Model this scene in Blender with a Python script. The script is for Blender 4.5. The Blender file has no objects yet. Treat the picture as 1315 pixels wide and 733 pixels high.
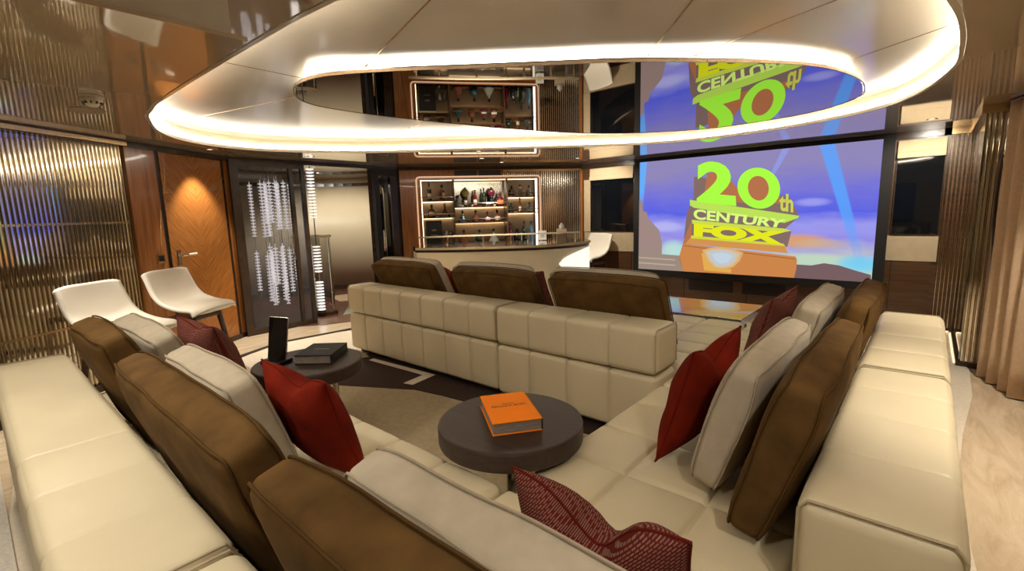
import bpy, bmesh, math, random
from mathutils import Vector, Matrix, noise
random.seed(7)
scene = bpy.context.scene
COL = scene.collection
PI = math.pi

# ------------------------------------------------------------------ camera
def make_camera():
    yaw, p, r = math.radians(41.047), math.radians(8.677), math.radians(-1.628)
    F = Vector((-math.sin(yaw)*math.cos(p), math.cos(yaw)*math.cos(p), -math.sin(p)))
    R = Vector((math.cos(yaw), math.sin(yaw), 0)); U = R.cross(F)
    R2 = math.cos(r)*R + math.sin(r)*U; U2 = -math.sin(r)*R + math.cos(r)*U
    cam = bpy.data.cameras.new('camera'); cam.sensor_width = 36.0
    cam.lens = 36.0*613.67/1315.0; cam.clip_start = 0.02; cam.clip_end = 100
    o = bpy.data.objects.new('camera', cam); COL.objects.link(o)
    M = Matrix((R2, U2, -F)).transposed().to_4x4(); M.translation = Vector((0, 0, 1.5))
    o.matrix_world = M
    scene.camera = o
make_camera()

# ------------------------------------------------------------------ world, exposure
world = bpy.data.worlds.new('night'); scene.world = world; world.use_nodes = True
bgn = world.node_tree.nodes['Background']
bgn.inputs[0].default_value = (0.004, 0.005, 0.008, 1); bgn.inputs[1].default_value = 1.0
vs = scene.view_settings
vs.view_transform = 'Standard'; vs.look = 'None'; vs.exposure = 0.92; vs.gamma = 1.0; vs.use_curve_mapping = False
cy = scene.cycles
cy.use_denoising = True; cy.max_bounces = 10; cy.glossy_bounces = 6; cy.diffuse_bounces = 4
cy.transmission_bounces = 8; cy.transparent_max_bounces = 12
cy.caustics_reflective = False; cy.caustics_refractive = False; cy.sample_clamp_indirect = 4.0

COVE_OUT, COVE_IN = 14.0, 7.0       # LED coves of the ceiling feature
COVE_COL = (1.0, 0.92, 0.77)
SPOT_COL = (1.0, 0.91, 0.76)

# ------------------------------------------------------------------ materials
MATS = {}
def mat(name, col, rough=0.5, metal=0.0, spec=0.5, coat=0.0, emit=None, estr=0.0, var=0.0, vscale=8.0,
        bump=0.0, bscale=60.0, trans=0.0, ior=1.45, sheen=0.0, alpha=1.0, stretch=(1, 1, 1)):
    if name in MATS: return MATS[name]
    m = bpy.data.materials.new(name); m.use_nodes = True
    nt = m.node_tree; N = nt.nodes; L = nt.links; b = N['Principled BSDF']
    b.inputs['Base Color'].default_value = (*col, 1)
    b.inputs['Roughness'].default_value = rough; b.inputs['Metallic'].default_value = metal
    b.inputs['Specular IOR Level'].default_value = spec; b.inputs['Coat Weight'].default_value = coat
    b.inputs['Coat Roughness'].default_value = 0.04
    b.inputs['Transmission Weight'].default_value = trans; b.inputs['IOR'].default_value = ior
    b.inputs['Sheen Weight'].default_value = sheen; b.inputs['Alpha'].default_value = alpha
    if emit:
        b.inputs['Emission Color'].default_value = (*emit, 1); b.inputs['Emission Strength'].default_value = estr
    if var > 0 or bump > 0:
        tc = N.new('ShaderNodeTexCoord'); mp = N.new('ShaderNodeMapping')
        mp.inputs['Scale'].default_value = stretch
        L.new(tc.outputs['Object'], mp.inputs['Vector'])
    if var > 0:
        nz = N.new('ShaderNodeTexNoise'); nz.inputs['Scale'].default_value = vscale; nz.inputs['Detail'].default_value = 5
        L.new(mp.outputs[0], nz.inputs['Vector'])
        rp = N.new('ShaderNodeValToRGB')
        rp.color_ramp.elements[0].position = 0.3; rp.color_ramp.elements[1].position = 0.7
        rp.color_ramp.elements[0].color = (*[c*(1-var) for c in col], 1)
        rp.color_ramp.elements[1].color = (*[min(1, c*(1+var)) for c in col], 1)
        L.new(nz.outputs['Fac'], rp.inputs['Fac']); L.new(rp.outputs['Color'], b.inputs['Base Color'])
    if bump > 0:
        n2 = N.new('ShaderNodeTexNoise'); n2.inputs['Scale'].default_value = bscale; n2.inputs['Detail'].default_value = 4
        L.new(mp.outputs[0], n2.inputs['Vector'])
        bp = N.new('ShaderNodeBump'); bp.inputs['Strength'].default_value = bump; bp.inputs['Distance'].default_value = 0.004
        L.new(n2.outputs['Fac'], bp.inputs['Height']); L.new(bp.outputs['Normal'], b.inputs['Normal'])
    MATS[name] = m
    return m

def wood(name, c1, c2, rough=0.3, chevron=False, axis='Z', scale=3.0, coat=0.3):
    """veneer: stretched noise grain; chevron mirrors the grain about local x = 0"""
    m = bpy.data.materials.new(name); m.use_nodes = True; MATS[name] = m
    nt = m.node_tree; N = nt.nodes; L = nt.links; b = N['Principled BSDF']
    b.inputs['Roughness'].default_value = rough; b.inputs['Coat Weight'].default_value = coat
    tc = N.new('ShaderNodeTexCoord'); src = tc.outputs['Object']
    if chevron:
        sx = N.new('ShaderNodeSeparateXYZ'); L.new(src, sx.inputs[0])
        ab = N.new('ShaderNodeMath'); ab.operation = 'ABSOLUTE'; L.new(sx.outputs['X'], ab.inputs[0])
        ad = N.new('ShaderNodeMath'); ad.operation = 'ADD'; L.new(ab.outputs[0], ad.inputs[0]); L.new(sx.outputs['Z'], ad.inputs[1])
        su = N.new('ShaderNodeMath'); su.operation = 'SUBTRACT'; L.new(ab.outputs[0], su.inputs[0]); L.new(sx.outputs['Z'], su.inputs[1])
        cb = N.new('ShaderNodeCombineXYZ'); L.new(ad.outputs[0], cb.inputs['X']); L.new(su.outputs[0], cb.inputs['Z'])
        src = cb.outputs[0]; st = (1.0, 1.0, 22.0)
    else:
        st = {'Z': (14, 14, 0.9), 'X': (0.9, 14, 14), 'Y': (14, 0.9, 14)}[axis]
    mp = N.new('ShaderNodeMapping'); mp.inputs['Scale'].default_value = st; L.new(src, mp.inputs['Vector'])
    nz = N.new('ShaderNodeTexNoise'); nz.inputs['Scale'].default_value = scale; nz.inputs['Detail'].default_value = 7
    nz.inputs['Roughness'].default_value = 0.6; L.new(mp.outputs[0], nz.inputs['Vector'])
    rp = N.new('ShaderNodeValToRGB'); rp.color_ramp.elements[0].position = 0.32; rp.color_ramp.elements[1].position = 0.68
    rp.color_ramp.elements[0].color = (*c1, 1); rp.color_ramp.elements[1].color = (*c2, 1)
    L.new(nz.outputs['Fac'], rp.inputs['Fac']); L.new(rp.outputs['Color'], b.inputs['Base Color'])
    return m

def weave(name, c1, c2, scale=22.0):
    """two-tone basket weave on the local x/z plane"""
    m = bpy.data.materials.new(name); m.use_nodes = True; MATS[name] = m
    nt = m.node_tree; N = nt.nodes; L = nt.links; b = N['Principled BSDF']
    b.inputs['Roughness'].default_value = 0.85; b.inputs['Specular IOR Level'].default_value = 0.12
    tc = N.new('ShaderNodeTexCoord'); mp = N.new('ShaderNodeMapping')
    mp.inputs['Rotation'].default_value = (PI/2, 0, PI/4)
    L.new(tc.outputs['Object'], mp.inputs['Vector'])
    br = N.new('ShaderNodeTexBrick'); br.inputs['Scale'].default_value = scale
    br.inputs['Color1'].default_value = (*c2, 1); br.inputs['Color2'].default_value = (*[c*0.7 for c in c2], 1)
    br.inputs['Mortar'].default_value = (*c1, 1); br.inputs['Mortar Size'].default_value = 0.075
    br.inputs['Brick Width'].default_value = 0.62; br.inputs['Row Height'].default_value = 0.26; br.offset = 0.5
    L.new(mp.outputs[0], br.inputs['Vector'])
    L.new(br.outputs['Color'], b.inputs['Base Color'])
    bp = N.new('ShaderNodeBump'); bp.inputs['Strength'].default_value = 0.5; bp.inputs['Distance'].default_value = 0.004
    bp.invert = True
    L.new(br.outputs['Fac'], bp.inputs['Height']); L.new(bp.outputs['Normal'], b.inputs['Normal'])
    return m

def marble(name, c1, c2, rough=0.12, scale=1.6):
    m = bpy.data.materials.new(name); m.use_nodes = True; MATS[name] = m
    nt = m.node_tree; N = nt.nodes; L = nt.links; b = N['Principled BSDF']
    b.inputs['Roughness'].default_value = rough
    tc = N.new('ShaderNodeTexCoord'); mp = N.new('ShaderNodeMapping'); mp.inputs['Scale'].default_value = (5, 1, 1)
    L.new(tc.outputs['Object'], mp.inputs['Vector'])
    nz = N.new('ShaderNodeTexNoise'); nz.inputs['Scale'].default_value = scale; nz.inputs['Detail'].default_value = 9
    nz.inputs['Roughness'].default_value = 0.65; nz.inputs['Distortion'].default_value = 1.3
    L.new(mp.outputs[0], nz.inputs['Vector'])
    rp = N.new('ShaderNodeValToRGB'); rp.color_ramp.elements[0].position = 0.35; rp.color_ramp.elements[1].position = 0.65
    rp.color_ramp.elements[0].color = (*c1, 1); rp.color_ramp.elements[1].color = (*c2, 1)
    L.new(nz.outputs['Fac'], rp.inputs['Fac']); L.new(rp.outputs['Color'], b.inputs['Base Color'])
    return m

def emis(name, col, s):
    if name in MATS: return MATS[name]
    m = bpy.data.materials.new(name); m.use_nodes = True; nt = m.node_tree; nt.nodes.clear()
    e = nt.nodes.new('ShaderNodeEmission'); e.inputs[0].default_value = (*col, 1); e.inputs[1].default_value = s
    o = nt.nodes.new('ShaderNodeOutputMaterial'); nt.links.new(e.outputs[0], o.inputs[0]); MATS[name] = m
    return m

LEATHER = mat('cream_leather', (0.66, 0.57, 0.39), 0.45, var=0.05, vscale=3, bump=0.12, bscale=220)
LEATHER_SEAM = mat('leather_piping', (0.46, 0.38, 0.25), 0.5, var=0.05)
PLINTH = mat('dark_plinth', (0.02, 0.014, 0.01), 0.5, var=0.1)
BROWN = mat('brown_velvet', (0.115, 0.061, 0.019), 0.85, spec=0.12, var=0.28, vscale=9, bump=0.15, bscale=90)
BROWN_P = mat('brown_piping', (0.085, 0.044, 0.013), 0.8, spec=0.1, var=0.1)
BEIGE = mat('beige_linen', (0.47, 0.40, 0.30), 0.85, sheen=0.05, var=0.10, vscale=14, bump=0.2, bscale=260)
BEIGE_P = mat('beige_piping', (0.40, 0.33, 0.24), 0.8, spec=0.1, var=0.1)
RED = mat('red_velvet', (0.16, 0.011, 0.003), 0.85, spec=0.12, var=0.35, vscale=7, bump=0.1, bscale=120)
RED_P = mat('red_piping', (0.13, 0.009, 0.003), 0.8, spec=0.1, var=0.1)
WEAVE = weave('red_basket_weave', (0.12, 0.014, 0.009), (0.27, 0.15, 0.12), 48.0)
WEAVE_P = mat('weave_piping', (0.12, 0.014, 0.009), 0.8, spec=0.1, var=0.1)
LACQ = mat('ceiling_lacquer', (0.62, 0.50, 0.36), 0.05, spec=0.9, coat=1.0, ior=1.9, var=0.03, vscale=2)
RINGM = mat('satin_white_lacquer', (0.62, 0.55, 0.45), 0.18, coat=0.35, var=0.05, vscale=1.5)
MIRROR = mat('smoked_mirror', (0.50, 0.48, 0.45), 0.01, metal=1.0, var=0.02, vscale=1)
BRONZE = mat('bronze_mirror_slat', (0.50, 0.42, 0.31), 0.14, metal=1.0, var=0.12, vscale=6)
BRONZE_D = mat('pale_bronze_mirror', (0.82, 0.76, 0.66), 0.05, metal=1.0, var=0.05)
SILVER = mat('silver_mirror_slat', (0.74, 0.69, 0.60), 0.10, metal=1.0, var=0.08)
GOLDTRIM = mat('brushed_gold_trim', (0.55, 0.38, 0.20), 0.22, metal=1.0, var=0.05)
DARKTRIM = mat('dark_wood_trim', (0.035, 0.020, 0.012), 0.25, var=0.2)
WALNUT = wood('walnut_veneer', (0.22, 0.075, 0.016), (0.36, 0.135, 0.032), 0.25, axis='Z')
WALNUT_CH = wood('walnut_chevron', (0.21, 0.07, 0.014), (0.40, 0.16, 0.038), 0.22, chevron=True)
DARKWOOD = wood('dark_wood_panel', (0.05, 0.021, 0.008), (0.10, 0.044, 0.017), 0.35, axis='X')
TABLEW = wood('dark_oak_top', (0.028, 0.014, 0.009), (0.048, 0.026, 0.018), 0.5, axis='X', scale=4, coat=0.0)
LEGWOOD = wood('stool_leg_wood', (0.045, 0.018, 0.009), (0.085, 0.036, 0.018), 0.35, axis='Z')
BLACK = mat('black_satin', (0.008, 0.008, 0.009), 0.35, var=0.1)
SCREENFR = mat('screen_masking_black', (0.006, 0.005, 0.005), 0.75, var=0.1)
WINDOWG = mat('night_window_glass', (0.004, 0.005, 0.007), 0.02, spec=0.6, coat=0.4, var=0.1)
PANELB = mat('beige_wall_panel', (0.46, 0.36, 0.23), 0.6, var=0.06, vscale=10)
BLIND = mat('roman_blind_fabric', (0.52, 0.40, 0.25), 0.8, var=0.06, vscale=30, bump=0.2, bscale=200)
CREAMW = mat('cream_wall_lacquer', (0.56, 0.48, 0.34), 0.45, var=0.04, vscale=2)
TRAV = marble('travertine', (0.50, 0.38, 0.25), (0.66, 0.54, 0.39), 0.14)
CARPW = mat('cream_carpet', (0.68, 0.60, 0.48), 0.95, var=0.06, vscale=40, bump=0.6, bscale=300)
CARPB = mat('beige_carpet', (0.40, 0.32, 0.20), 0.95, var=0.10, vscale=30, bump=0.6, bscale=300)
CARPD = mat('dark_carpet', (0.035, 0.018, 0.012), 0.95, var=0.2, vscale=30, bump=0.6, bscale=300)
SHAG = mat('white_shag', (0.62, 0.57, 0.50), 0.95, var=0.12, vscale=60, bump=1.0, bscale=160)
CURT = mat('taupe_curtain', (0.55, 0.38, 0.24), 0.75, sheen=0.1, var=0.06, vscale=40, bump=0.15, bscale=300)
STOOLW = mat('white_leather_shell', (0.78, 0.72, 0.62), 0.4, var=0.03, vscale=4, bump=0.05, bscale=200)
STEEL = mat('polished_steel', (0.72, 0.70, 0.66), 0.12, metal=1.0, var=0.04)
WHITEPL = mat('white_plastic', (0.72, 0.66, 0.56), 0.35, var=0.03)
GREYBOX = mat('grey_projector_case', (0.74, 0.69, 0.62), 0.5, var=0.04)
DGLASS = mat('smoked_door_glass', (0.46, 0.46, 0.50), 0.02, trans=0.92, ior=1.15, spec=0.5, var=0.05)
CGLASS = mat('clear_glass', (0.90, 0.95, 0.92), 0.02, trans=0.97, ior=1.04, var=0.02)
LED_OUT = emis('led_outer_cove', COVE_COL, COVE_OUT)
LED_IN = emis('led_inner_cove', COVE_COL, COVE_IN)
LED_BAR = emis('led_bar_shelf', (1.0, 0.70, 0.40), 2.6)
LED_BARW = emis('led_bar_white', (1.0, 0.90, 0.75), 1.6)
LED_FLOOR = emis('led_floor_strip', (1.0, 0.75, 0.45), 0.8)
LENS = emis('downlight_lens', (1.0, 0.85, 0.65), 10.0)

# ------------------------------------------------------------------ mesh helpers
def link(name, me, m=None, parent=None):
    o = bpy.data.objects.new(name, me); COL.objects.link(o)
    if m is not None: me.materials.append(m)
    if parent is not None: o.parent = parent
    return o
def obj(name, bm, m=None, parent=None, smooth=False):
    bmesh.ops.recalc_face_normals(bm, faces=bm.faces)
    me = bpy.data.meshes.new(name); bm.to_mesh(me); bm.free()
    if smooth: me.shade_smooth()
    return link(name, me, m, parent)
def tag(o, label, cat, group=None, kind=None):
    o['label'] = label; o['category'] = cat
    if group: o['group'] = group
    if kind: o['kind'] = kind
    return o
def thing(name, label, cat, loc=(0, 0, 0), rotz=0.0, group=None, kind=None):
    o = bpy.data.objects.new(name, None); COL.objects.link(o); o.empty_display_size = 0.1
    o.location = loc; o.rotation_euler = (0, 0, rotz)
    return tag(o, label, cat, group, kind)
def dup(root, loc, rotz=None):
    r = root.copy(); COL.objects.link(r); r.location = loc
    if rotz is not None: r.rotation_euler = (r.rotation_euler[0], r.rotation_euler[1], rotz)
    for ch in list(root.children):
        c = ch.copy(); COL.objects.link(c); c.parent = r
        for g in list(ch.children):
            d = g.copy(); COL.objects.link(d); d.parent = c
    return r
def box(bm, x0, x1, y0, y1, z0, z1, bev=0.0, seg=2):
    ret = bmesh.ops.create_cube(bm, size=1.0)
    vsx = ret['verts']
    for v in vsx:
        v.co = Vector((x0 if v.co.x < 0 else x1, y0 if v.co.y < 0 else y1, z0 if v.co.z < 0 else z1))
    if bev > 0:
        es = list({e for v in vsx for e in v.link_edges})
        bmesh.ops.bevel(bm, geom=es, offset=bev, segments=seg, affect='EDGES', profile=0.5)
    return bm
def bx(x0, x1, y0, y1, z0, z1, bev=0.0, seg=2):
    return box(bmesh.new(), x0, x1, y0, y1, z0, z1, bev, seg)
def prism(poly, z0, z1, bm=None):
    bm = bm or bmesh.new()
    b = [bm.verts.new((x, y, z0)) for x, y in poly]; t = [bm.verts.new((x, y, z1)) for x, y in poly]
    bm.faces.new(list(reversed(b))); bm.faces.new(t); n = len(poly)
    for i in range(n): bm.faces.new((b[i], b[(i+1) % n], t[(i+1) % n], t[i]))
    return bm
def tube(pts, r, n=8, closed=False, bm=None, rads=None):
    bm = bm or bmesh.new(); P = [Vector(p) for p in pts]; rings = []; k = len(P)
    up = None
    for i in range(k):
        a = P[(i-1) % k] if (closed or i > 0) else P[i]; c = P[(i+1) % k] if (closed or i < k-1) else P[i]
        t = (c-a).normalized() if (c-a).length > 1e-9 else Vector((0, 0, 1))
        if up is None:
            up = Vector((0, 0, 1)) if abs(t.z) < 0.9 else Vector((1, 0, 0))
        s = t.cross(up)
        if s.length < 1e-6: s = t.cross(Vector((0.3, 0.9, 0.1)))
        s.normalize(); u = s.cross(t).normalized(); up = u
        rr = rads[i] if rads else r
        rings.append([bm.verts.new(P[i] + rr*(math.cos(2*PI*j/n)*s + math.sin(2*PI*j/n)*u)) for j in range(n)])
    m = k if closed else k-1
    for i in range(m):
        A, B = rings[i], rings[(i+1) % k]
        for j in range(n): bm.faces.new((A[j], A[(j+1) % n], B[(j+1) % n], B[j]))
    if not closed:
        bm.faces.new(list(reversed(rings[0]))); bm.faces.new(rings[-1])
    return bm
def lathe(prof, n=20, bm=None, sx=1.0, sy=1.0, cx=0.0, cy=0.0):
    bm = bm or bmesh.new(); rings = []
    for r, z in prof:
        r = max(r, 1e-4)
        rings.append([bm.verts.new((cx+sx*r*math.cos(2*PI*j/n), cy+sy*r*math.sin(2*PI*j/n), z)) for j in range(n)])
    for a in range(len(rings)-1):
        for j in range(n): bm.faces.new((rings[a][j], rings[a][(j+1) % n], rings[a+1][(j+1) % n], rings[a+1][j]))
    bm.faces.new(list(reversed(rings[0]))); bm.faces.new(rings[-1])
    return bm
def catmull(pts, k=6, closed=True):
    out = []; n = len(pts)
    rng = range(n) if closed else range(n-1)
    for i in rng:
        if closed: p0, p1, p2, p3 = pts[i-1], pts[i], pts[(i+1) % n], pts[(i+2) % n]
        else: p0, p1, p2, p3 = pts[max(i-1, 0)], pts[i], pts[i+1], pts[min(i+2, n-1)]
        for j in range(k):
            t = j/k
            out.append(tuple(0.5*((2*b)+(-a+c)*t+(2*a-5*b+4*c-d)*t*t+(-a+3*b-3*c+d)*t**3) for a, b, c, d in zip(p0, p1, p2, p3)))
    if not closed: out.append(tuple(pts[-1]))
    return out
def offset_loop(poly, d):
    """positive d grows a counter-clockwise loop"""
    n = len(poly); out = []
    for i in range(n):
        a, b, c = Vector(poly[i-1]), Vector(poly[i]), Vector(poly[(i+1) % n])
        t = (c-a).normalized(); out.append((b.x + t.y*d, b.y - t.x*d))
    return out
def samples(a, b, seams, step, r, w):
    s = {a, b}
    for q in (0.15, 0.3, 0.5, 0.75, 1.0): s.add(a+r*q); s.add(b-r*q)
    n = max(1, int((b-a)/step))
    for i in range(n+1): s.add(a+(b-a)*i/n)
    for c in seams:
        for d in (-2.2, -1.2, -0.6, 0, 0.6, 1.2, 2.2): s.add(c+d*w)
    s = sorted(x for x in s if a-1e-9 <= x <= b+1e-9)
    out = [s[0]]
    for x in s[1:]:
        if x-out[-1] > w*0.45 or x == b: out.append(x)
    if len(out) > 1 and out[-1]-out[-2] < 1e-4: out.pop(-2)
    return out
def softbox(x0, x1, y0, y1, z0, z1, r=0.03, sx=(), sy=(), sz=(), puff=0.006, depth=0.010, w=0.007, step=0.06, bm=None, wob=0.0):
    """upholstered block: rounded edges, seam grooves at the given planes, faces puffed between seams"""
    bm = bm or bmesh.new()
    X = samples(x0, x1, sx, step, r, w); Y = samples(y0, y1, sy, step, r, w); Z = samples(z0, z1, sz, step, r, w)
    lo = Vector((x0+r, y0+r, z0+r)); hi = Vector((x1-r, y1-r, z1-r))
    def prox(v, seams, a, b):
        g = 0.0; cuts = [a]+sorted(seams)+[b]
        for c in seams: g = max(g, math.exp(-((v-c)/w)**2))
        for i in range(len(cuts)-1):
            if cuts[i] <= v <= cuts[i+1]:
                t = (v-cuts[i])/max(1e-6, cuts[i+1]-cuts[i]); return g, 1-(2*t-1)**4
        return g, 0
    cache = {}
    def V(x, y, z):
        key = (round(x, 5), round(y, 5), round(z, 5))
        if key in cache: return cache[key]
        p = Vector((x, y, z)); q = Vector((min(max(x, lo.x), hi.x), min(max(y, lo.y), hi.y), min(max(z, lo.z), hi.z)))
        d = p-q; n = d.normalized() if d.length > 1e-9 else Vector((0, 0, 1))
        gx, px = prox(x, sx, x0, x1); gy, py = prox(y, sy, y0, y1); gz, pz = prox(z, sz, z0, z1)
        ax, ay, az = abs(n.x), abs(n.y), abs(n.z)
        g = max(gx*(1-ax), gy*(1-ay), gz*(1-az))
        pf = ax*py*pz + ay*px*pz + az*px*py
        co = q + n*(r + puff*pf - depth*g)
        if wob: co += n*wob*noise.noise(co*5.0)
        v = bm.verts.new(co); cache[key] = v; return v
    def face(A, B, f):
        for i in range(len(A)-1):
            for j in range(len(B)-1):
                vsx = [f(A[i], B[j]), f(A[i+1], B[j]), f(A[i+1], B[j+1]), f(A[i], B[j+1])]
                if len(set(vsx)) == 4:
                    try: bm.faces.new(vsx)
                    except ValueError: pass
    face(X, Y, lambda a, b: V(a, b, z0)); face(X, Y, lambda a, b: V(a, b, z1))
    face(X, Z, lambda a, b: V(a, y0, b)); face(X, Z, lambda a, b: V(a, y1, b))
    face(Y, Z, lambda a, b: V(x0, a, b)); face(Y, Z, lambda a, b: V(x1, a, b))
    return bm
def lin(a, b, n): return [a+(b-a)*i/n for i in range(1, n)]
def text_mesh(s, offset=0.0, extrude=0.0, bold=False):
    cu = bpy.data.curves.new('lettering', 'FONT'); cu.body = s; cu.offset = offset; cu.extrude = extrude
    cu.align_x = 'LEFT'; cu.resolution_u = 4
    o = bpy.data.objects.new('lettering', cu); COL.objects.link(o)
    bpy.context.view_layer.update()
    dg = bpy.context.evaluated_depsgraph_get()
    me = bpy.data.meshes.new_from_object(o.evaluated_get(dg), depsgraph=dg)
    bpy.data.objects.remove(o); bpy.data.curves.remove(cu)
    return me
def text_obj(name, s, m, place, parent=None, offset=0.0):
    """place maps text-box (u, v in 0..1) to a 3D point"""
    me = text_mesh(s, offset)
    xs = [v.co.x for v in me.vertices]; ys = [v.co.y for v in me.vertices]
    x0, x1, y0, y1 = min(xs), max(xs), min(ys), max(ys)
    for v in me.vertices: v.co = place((v.co.x-x0)/(x1-x0), (v.co.y-y0)/(y1-y0))
    me.materials.clear()
    return link(name, me, m, parent)
def spot(loc, target, power, size=1.2, blend=0.6, radius=0.04, col=SPOT_COL):
    l = bpy.data.lights.new('downlight_beam', 'SPOT'); l.energy = power; l.spot_size = size; l.spot_blend = blend
    l.shadow_soft_size = radius; l.color = col
    o = bpy.data.objects.new('downlight_beam', l); COL.objects.link(o); o.location = loc
    o.rotation_euler = (Vector(target)-Vector(loc)).to_track_quat('-Z', 'Y').to_euler()
    return o

# ================================================================== THE ROOM
ZC = 2.28
def struct(o, label, cat): return tag(o, label, cat, kind='structure')

# floor ------------------------------------------------------------
fl = struct(obj('floor', bx(-10.6, 2.2, -1.5, 7.5, -0.08, 0.0), TRAV), 'pale travertine floor running around the carpet and along the curtains', 'floor')
def floor_piece(name, poly, z0, z1, m, label=None):
    o = obj(name, prism(poly, z0, z1), m, fl)
    if label: o['label'] = label
    return o
carpet = catmull([(0.22, 0.1), (0.22, 3.2), (0.22, 6.3), (-2.0, 6.5), (-4.3, 6.2), (-5.2, 4.6), (-5.72, 3.25), (-5.84, 2.5), (-5.55, 1.8), (-4.7, 0.5), (-3.9, 0.02), (-1.8, 0.02)], 4)
floor_piece('carpet', carpet, 0.0, 0.010, CARPW, 'cream wall-to-wall carpet')
border = [(-6.30, 1.70), (-6.05, 2.5), (-5.93, 3.3), (-5.35, 4.7), (-5.25, 4.62), (-5.78, 3.25), (-5.90, 2.5), (-6.0, 1.55)]
floor_piece('carpet_border', [(-5.50, 1.62), (-5.84, 2.42), (-5.74, 3.28), (-5.22, 4.66), (-5.30, 4.72), (-5.83, 3.30), (-5.93, 2.42), (-5.57, 1.58)], 0.0, 0.013, CARPD)
floor_piece('carpet_inlay', [(-4.55, 2.75), (-4.45, 2.62), (-4.05, 2.05), (-3.88, 2.07), (-3.25, 2.405), (-2.94, 2.46), (-1.6, 2.60), (-1.2, 2.7), (-1.2, 4.6), (-4.6, 4.6)], 0.008, 0.014, CARPD, 'dark brown carpet inlay')
floor_piece('carpet_inlay', [(-4.05, 2.05), (-4.4, 1.55), (-3.9, 0.6), (-1.2, 0.6), (-1.2, 2.69), (-1.6, 2.59), (-2.94, 2.45), (-3.25, 2.395), (-3.88, 2.06)], 0.008, 0.013, CARPB, 'beige carpet field')
floor_piece('carpet_inlay', [(-4.32, 2.65), (-4.33, 2.71), (-3.39, 2.765), (-3.51, 2.69)], 0.012, 0.017, CARPW, 'cream carpet stripe')
floor_piece('carpet_inlay', [(-3.45, 2.445), (-3.35, 2.47), (-3.395, 2.765), (-3.49, 2.72)], 0.012, 0.017, CARPW, 'cream carpet stripe')
floor_piece('carpet_inlay', [(-4.80, 2.80), (-4.78, 2.68), (-4.45, 2.66), (-4.43, 2.72)], 0.012, 0.017, CARPB)
rug = tag(obj('shag_rug', prism([(-5.0, -0.55), (-1.0, -0.55), (-1.0, -0.02), (-5.0, -0.02)], 0.0, 0.03), SHAG), 'white shaggy rug on the floor behind the corner sofa', 'rug')

# pebble-shaped ceiling feature -----------------------------------
_peb = [(-1.65, .95), (-2.41, .925), (-3.6, .925), (-4.0, .95), (-4.35, 1.01), (-4.93, 1.215), (-5.35, 1.517), (-5.6, 1.96), (-5.58, 2.52), (-5.10, 3.36), (-4.25, 4.12), (-3.23, 5.0), (-2.67, 5.42), (-2.04, 5.62), (-1.5, 5.60), (-1.0, 5.47), (-.43, 5.12), (-.13, 4.62), (.05, 3.88), (.071, 3.4), (.055, 2.96), (.014, 2.6), (-.1, 2.0), (-.4, 1.4), (-.95, 1.06)]
K = (ZC-1.5)/0.75
PEB = catmull([(x*K, y*K) for x, y in reversed(_peb)], 5)
_mir = [(-2.964, 1.459), (-2.747, 1.38), (-2.504, 1.413), (-2.207, 1.602), (-1.887, 1.86), (-1.57, 2.115), (-1.258, 2.366), (-.968, 2.669), (-.676, 3.013), (-.505, 3.315), (-.405, 3.703), (-.396, 4.028), (-.462, 4.369), (-.754, 4.717), (-1.193, 4.87), (-1.768, 4.86), (-2.397, 4.45), (-2.80, 3.783), (-3.037, 2.966), (-3.17, 2.286), (-3.20, 1.847), (-3.13, 1.60)]
KM = (2.29-1.5)/0.75
MIR = catmull([(x*KM, y*KM) for x, y in _mir], 4)
ZR = 2.335                                                      # ring panels above the ceiling plane
def ceiling_mesh():
    bm = bmesh.new(); es = []
    def loop(P):
        vsx = [bm.verts.new((x, y, ZC)) for x, y in P]
        for i in range(len(vsx)): es.append(bm.edges.new((vsx[i], vsx[(i+1) % len(vsx)])))
        return vsx
    loop([(-10.6, -1.5), (2.2, -1.5), (2.2, 7.5), (-10.6, 7.5)]); v2 = loop(PEB)
    bmesh.ops.triangle_fill(bm, use_beauty=True, edges=es)
    top = [bm.verts.new((x, y, ZR+0.105)) for x, y in PEB]; n = len(top)
    for i in range(n): bm.faces.new((v2[i], v2[(i+1) % n], top[(i+1) % n], top[i]))
    return bm
ceil = struct(obj('ceiling', ceiling_mesh(), LACQ), 'high-gloss tan lacquer ceiling with a pebble-shaped lit recess', 'ceiling')
def ring_strip(loop_, z0, z1, inward, t=0.01):
    bm = bmesh.new(); a = loop_; b = offset_loop(loop_, -t if inward else t); n = len(a)
    v = [[bm.verts.new((x, y, z)) for x, y in P] for P, z in ((a, z0), (b, z0), (b, z1), (a, z1))]
    for k in range(4):
        for i in range(n): bm.faces.new((v[k][i], v[k][(i+1) % n], v[(k+1) % 4][(i+1) % n], v[(k+1) % 4][i]))
    return bm
ring_lip = obj('cove_lip', ring_strip(offset_loop(PEB, -0.001), ZC-0.004, ZC+0.022, True, 0.022), RINGM, ceil)
ledo = obj('cove_light', ring_strip(offset_loop(PEB, -0.006), ZC+0.036, ZC+0.062, True, 0.012), LED_OUT, ceil)
ledo['label'] = 'warm white LED strip around the recess'
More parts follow.
